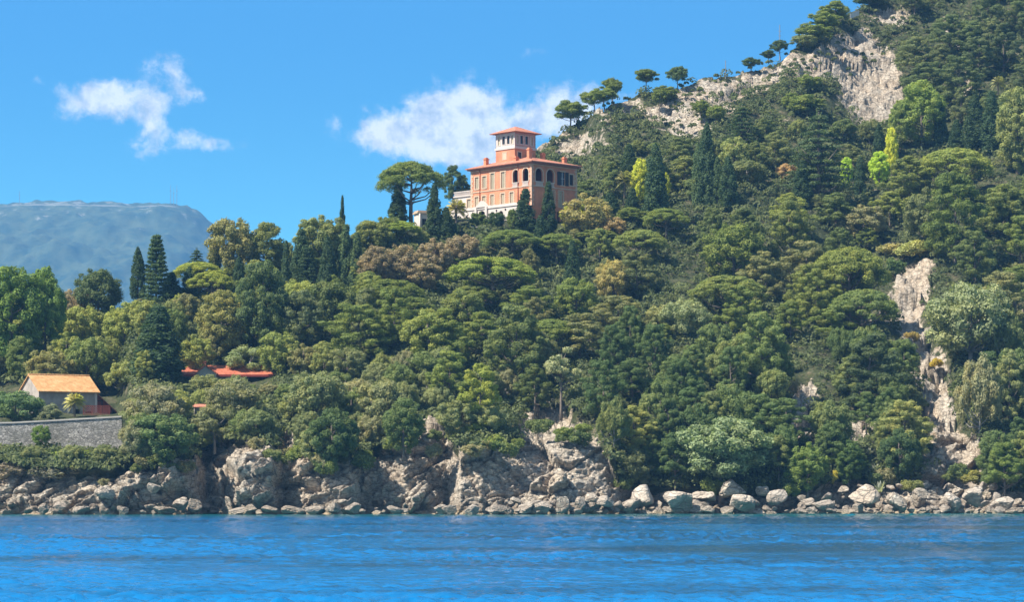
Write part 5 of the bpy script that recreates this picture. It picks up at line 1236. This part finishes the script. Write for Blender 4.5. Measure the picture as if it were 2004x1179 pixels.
BIG = [(1326,984,78,46,'large smooth pale boulder, widest at the waterline right of centre',3),(1434,958,64,42,'blocky grey boulder, highest on the beach, perched on another',5),(1448,988,64,40,'rounded grey boulder under the perched blocky one',1),
       (1262,978,56,50,'angular grey boulder just left of the widest smooth one',6),(1378,974,70,28,'long tilted slab boulder between the widest boulder and the perched one',2),(1235,990,44,30,'brown boulder left of the angular grey one',0),
       (1098,988,34,38,'pointed boulder in the heap left of the beach centre',4),(1135,990,32,30,'grey boulder right of the pointed one',7),(1060,992,42,26,'low dark boulder at the left end of the beach heap',8),(1030,994,36,22,'small dark boulder beside the low one',2),
       (880,1000,38,17,'lone honey coloured boulder in the water before the sheer cliff',3),(975,998,34,20,'brown boulder where the sheer cliff meets the beach',5),(1185,985,46,26,'pale flat boulder among the rubble',6),(1160,976,30,22,'whitish boulder above the rubble',1),
       (1520,974,40,32,'square grey boulder in shade below the bushes',5),(1495,962,34,22,'dark boulder behind the square grey one',4),(1610,988,50,24,'pale oblong boulder left of the yellow rocks',0),(1690,975,62,46,'big cream boulder jutting from the bank',6),
       (1755,985,52,40,'grey boulder with a dark hollow below the agaves',2),(1800,975,44,34,'fissured grey boulder right of the hollow one',7),(1860,985,48,38,'rounded cream boulder below the scree chute',1),(1905,975,60,38,'large pale boulder right of the scree foot',3),
       (1960,985,50,30,'pale boulder near the right edge of the beach',8),(1925,952,26,20,'whitish round boulder above the right beach',4),
       (620,1000,44,22,'brown boulder at the foot of the left cliffs',0),(575,1001,48,18,'low brown boulder left of it by the water',5),(690,998,40,24,'reddish brown boulder before the pale cliff',3),(655,996,30,24,'dark boulder between the two brown ones',6),
       (775,1000,38,16,'brown boulder at the water under the notch',1),(530,1000,46,18,'ochre flat boulder below the banded headland',2),(470,1002,50,14,'ochre slab at the water below the banded headland',7),
       (375,990,42,30,'dark grey boulder at the mouth of the recess',4),(352,985,34,26,'rounded grey boulder low on the left shore beside the recess',8),(300,955,30,24,'cream boulder high on the left shore',0),
       (205,965,40,24,'dark boulder in the left shore ledges',5),(320,1000,52,16,'low brown ledge boulder left of the recess',3)]
for px, py, wp, hp, lab, i in BIG: boulder(px, py, wp * .92, hp * .95, lab, 'boulders along the shore', i, None, -.5)
random.seed(21)
zones = [('left', -60, 400, 988, 1006, 22, (10, 28)), ('recess', 400, 560, 990, 1006, 10, (10, 26)), ('cliff', 560, 960, 996, 1007, 20, (9, 30)), ('centre', 960, 1300, 980, 1006, 60, (8, 28)), ('right', 1300, 1640, 968, 1006, 62, (8, 28)), ('far', 1640, 2070, 948, 1006, 120, (7, 26))]
ZW = {'left': 'in the ledges of the left shore', 'recess': 'near the banded headland', 'cliff': 'at the foot of the pale cliffs', 'centre': 'in the rubble right of the sheer cliff', 'right': 'around the largest boulders', 'far': 'in the rubble below the scree chute'}
for nm, x0, x1, y0, y1, n, (s0, s1) in zones:
    for k in range(n):
        px = random.uniform(x0, x1); py = random.uniform(y0, y1) if random.random() < .6 else random.uniform(y1 - 9, y1); s_ = random.uniform(s0, s1) * random.choice((.7, 1, 1))
        big = 'small' if s_ < 17 else 'middle sized' if s_ < 25 else 'large'
        q = min(BIG, key=lambda b: (b[0] - px) ** 2 + (b[1] - py) ** 2); short = q[4].split(',')[0]
        for cut in (' in the', ' on the left', ' below the', ' right of', ' left of', ' beside', ' where', ' before', ' at the', ' behind', ' jutting', ' with a', ' near', ' above', ' among', ' between', ' under', ' in shade', ' by the'): short = short.split(cut)[0]
        dx_, dy_ = px - q[0], py - q[1]; rel_ = ('right of' if dx_ > 0 else 'left of') if abs(dx_) > abs(dy_) * 1.5 else ('below' if dy_ > 0 else 'above')
        art = 'next to and ' if math.hypot(dx_, dy_) < 45 else ''
        boulder(px, py, s_ * 1.15, s_ * random.uniform(.6, .85), ' '.join(f'{big} boulder {art}{rel_} the {short} {ZW[nm]}'.split()[:16]), f'{big} boulders {ZW[nm]}')

# ------------------------------------------------------------------ the air
hz = MB(); hz.box(-3500, 3500, -40, 5600, -7.5, 1250)
m = bpy.data.materials.new('haze'); m.use_nodes = True; t = NT(m.node_tree); m.node_tree.nodes.clear()
pv = t.n('ShaderNodeVolumePrincipled'); pv.inputs['Color'].default_value = (.20, .52, 1.0, 1); pv.inputs['Density'].default_value = 1.35e-4; pv.inputs['Anisotropy'].default_value = 0.0
o = t.n('ShaderNodeOutputMaterial'); t.L(pv.outputs[0], o.inputs['Volume'])
h = hz.build('haze', m); tag(h, 'pale blue sea air fading the far mountain', 'haze', kind='stuff')
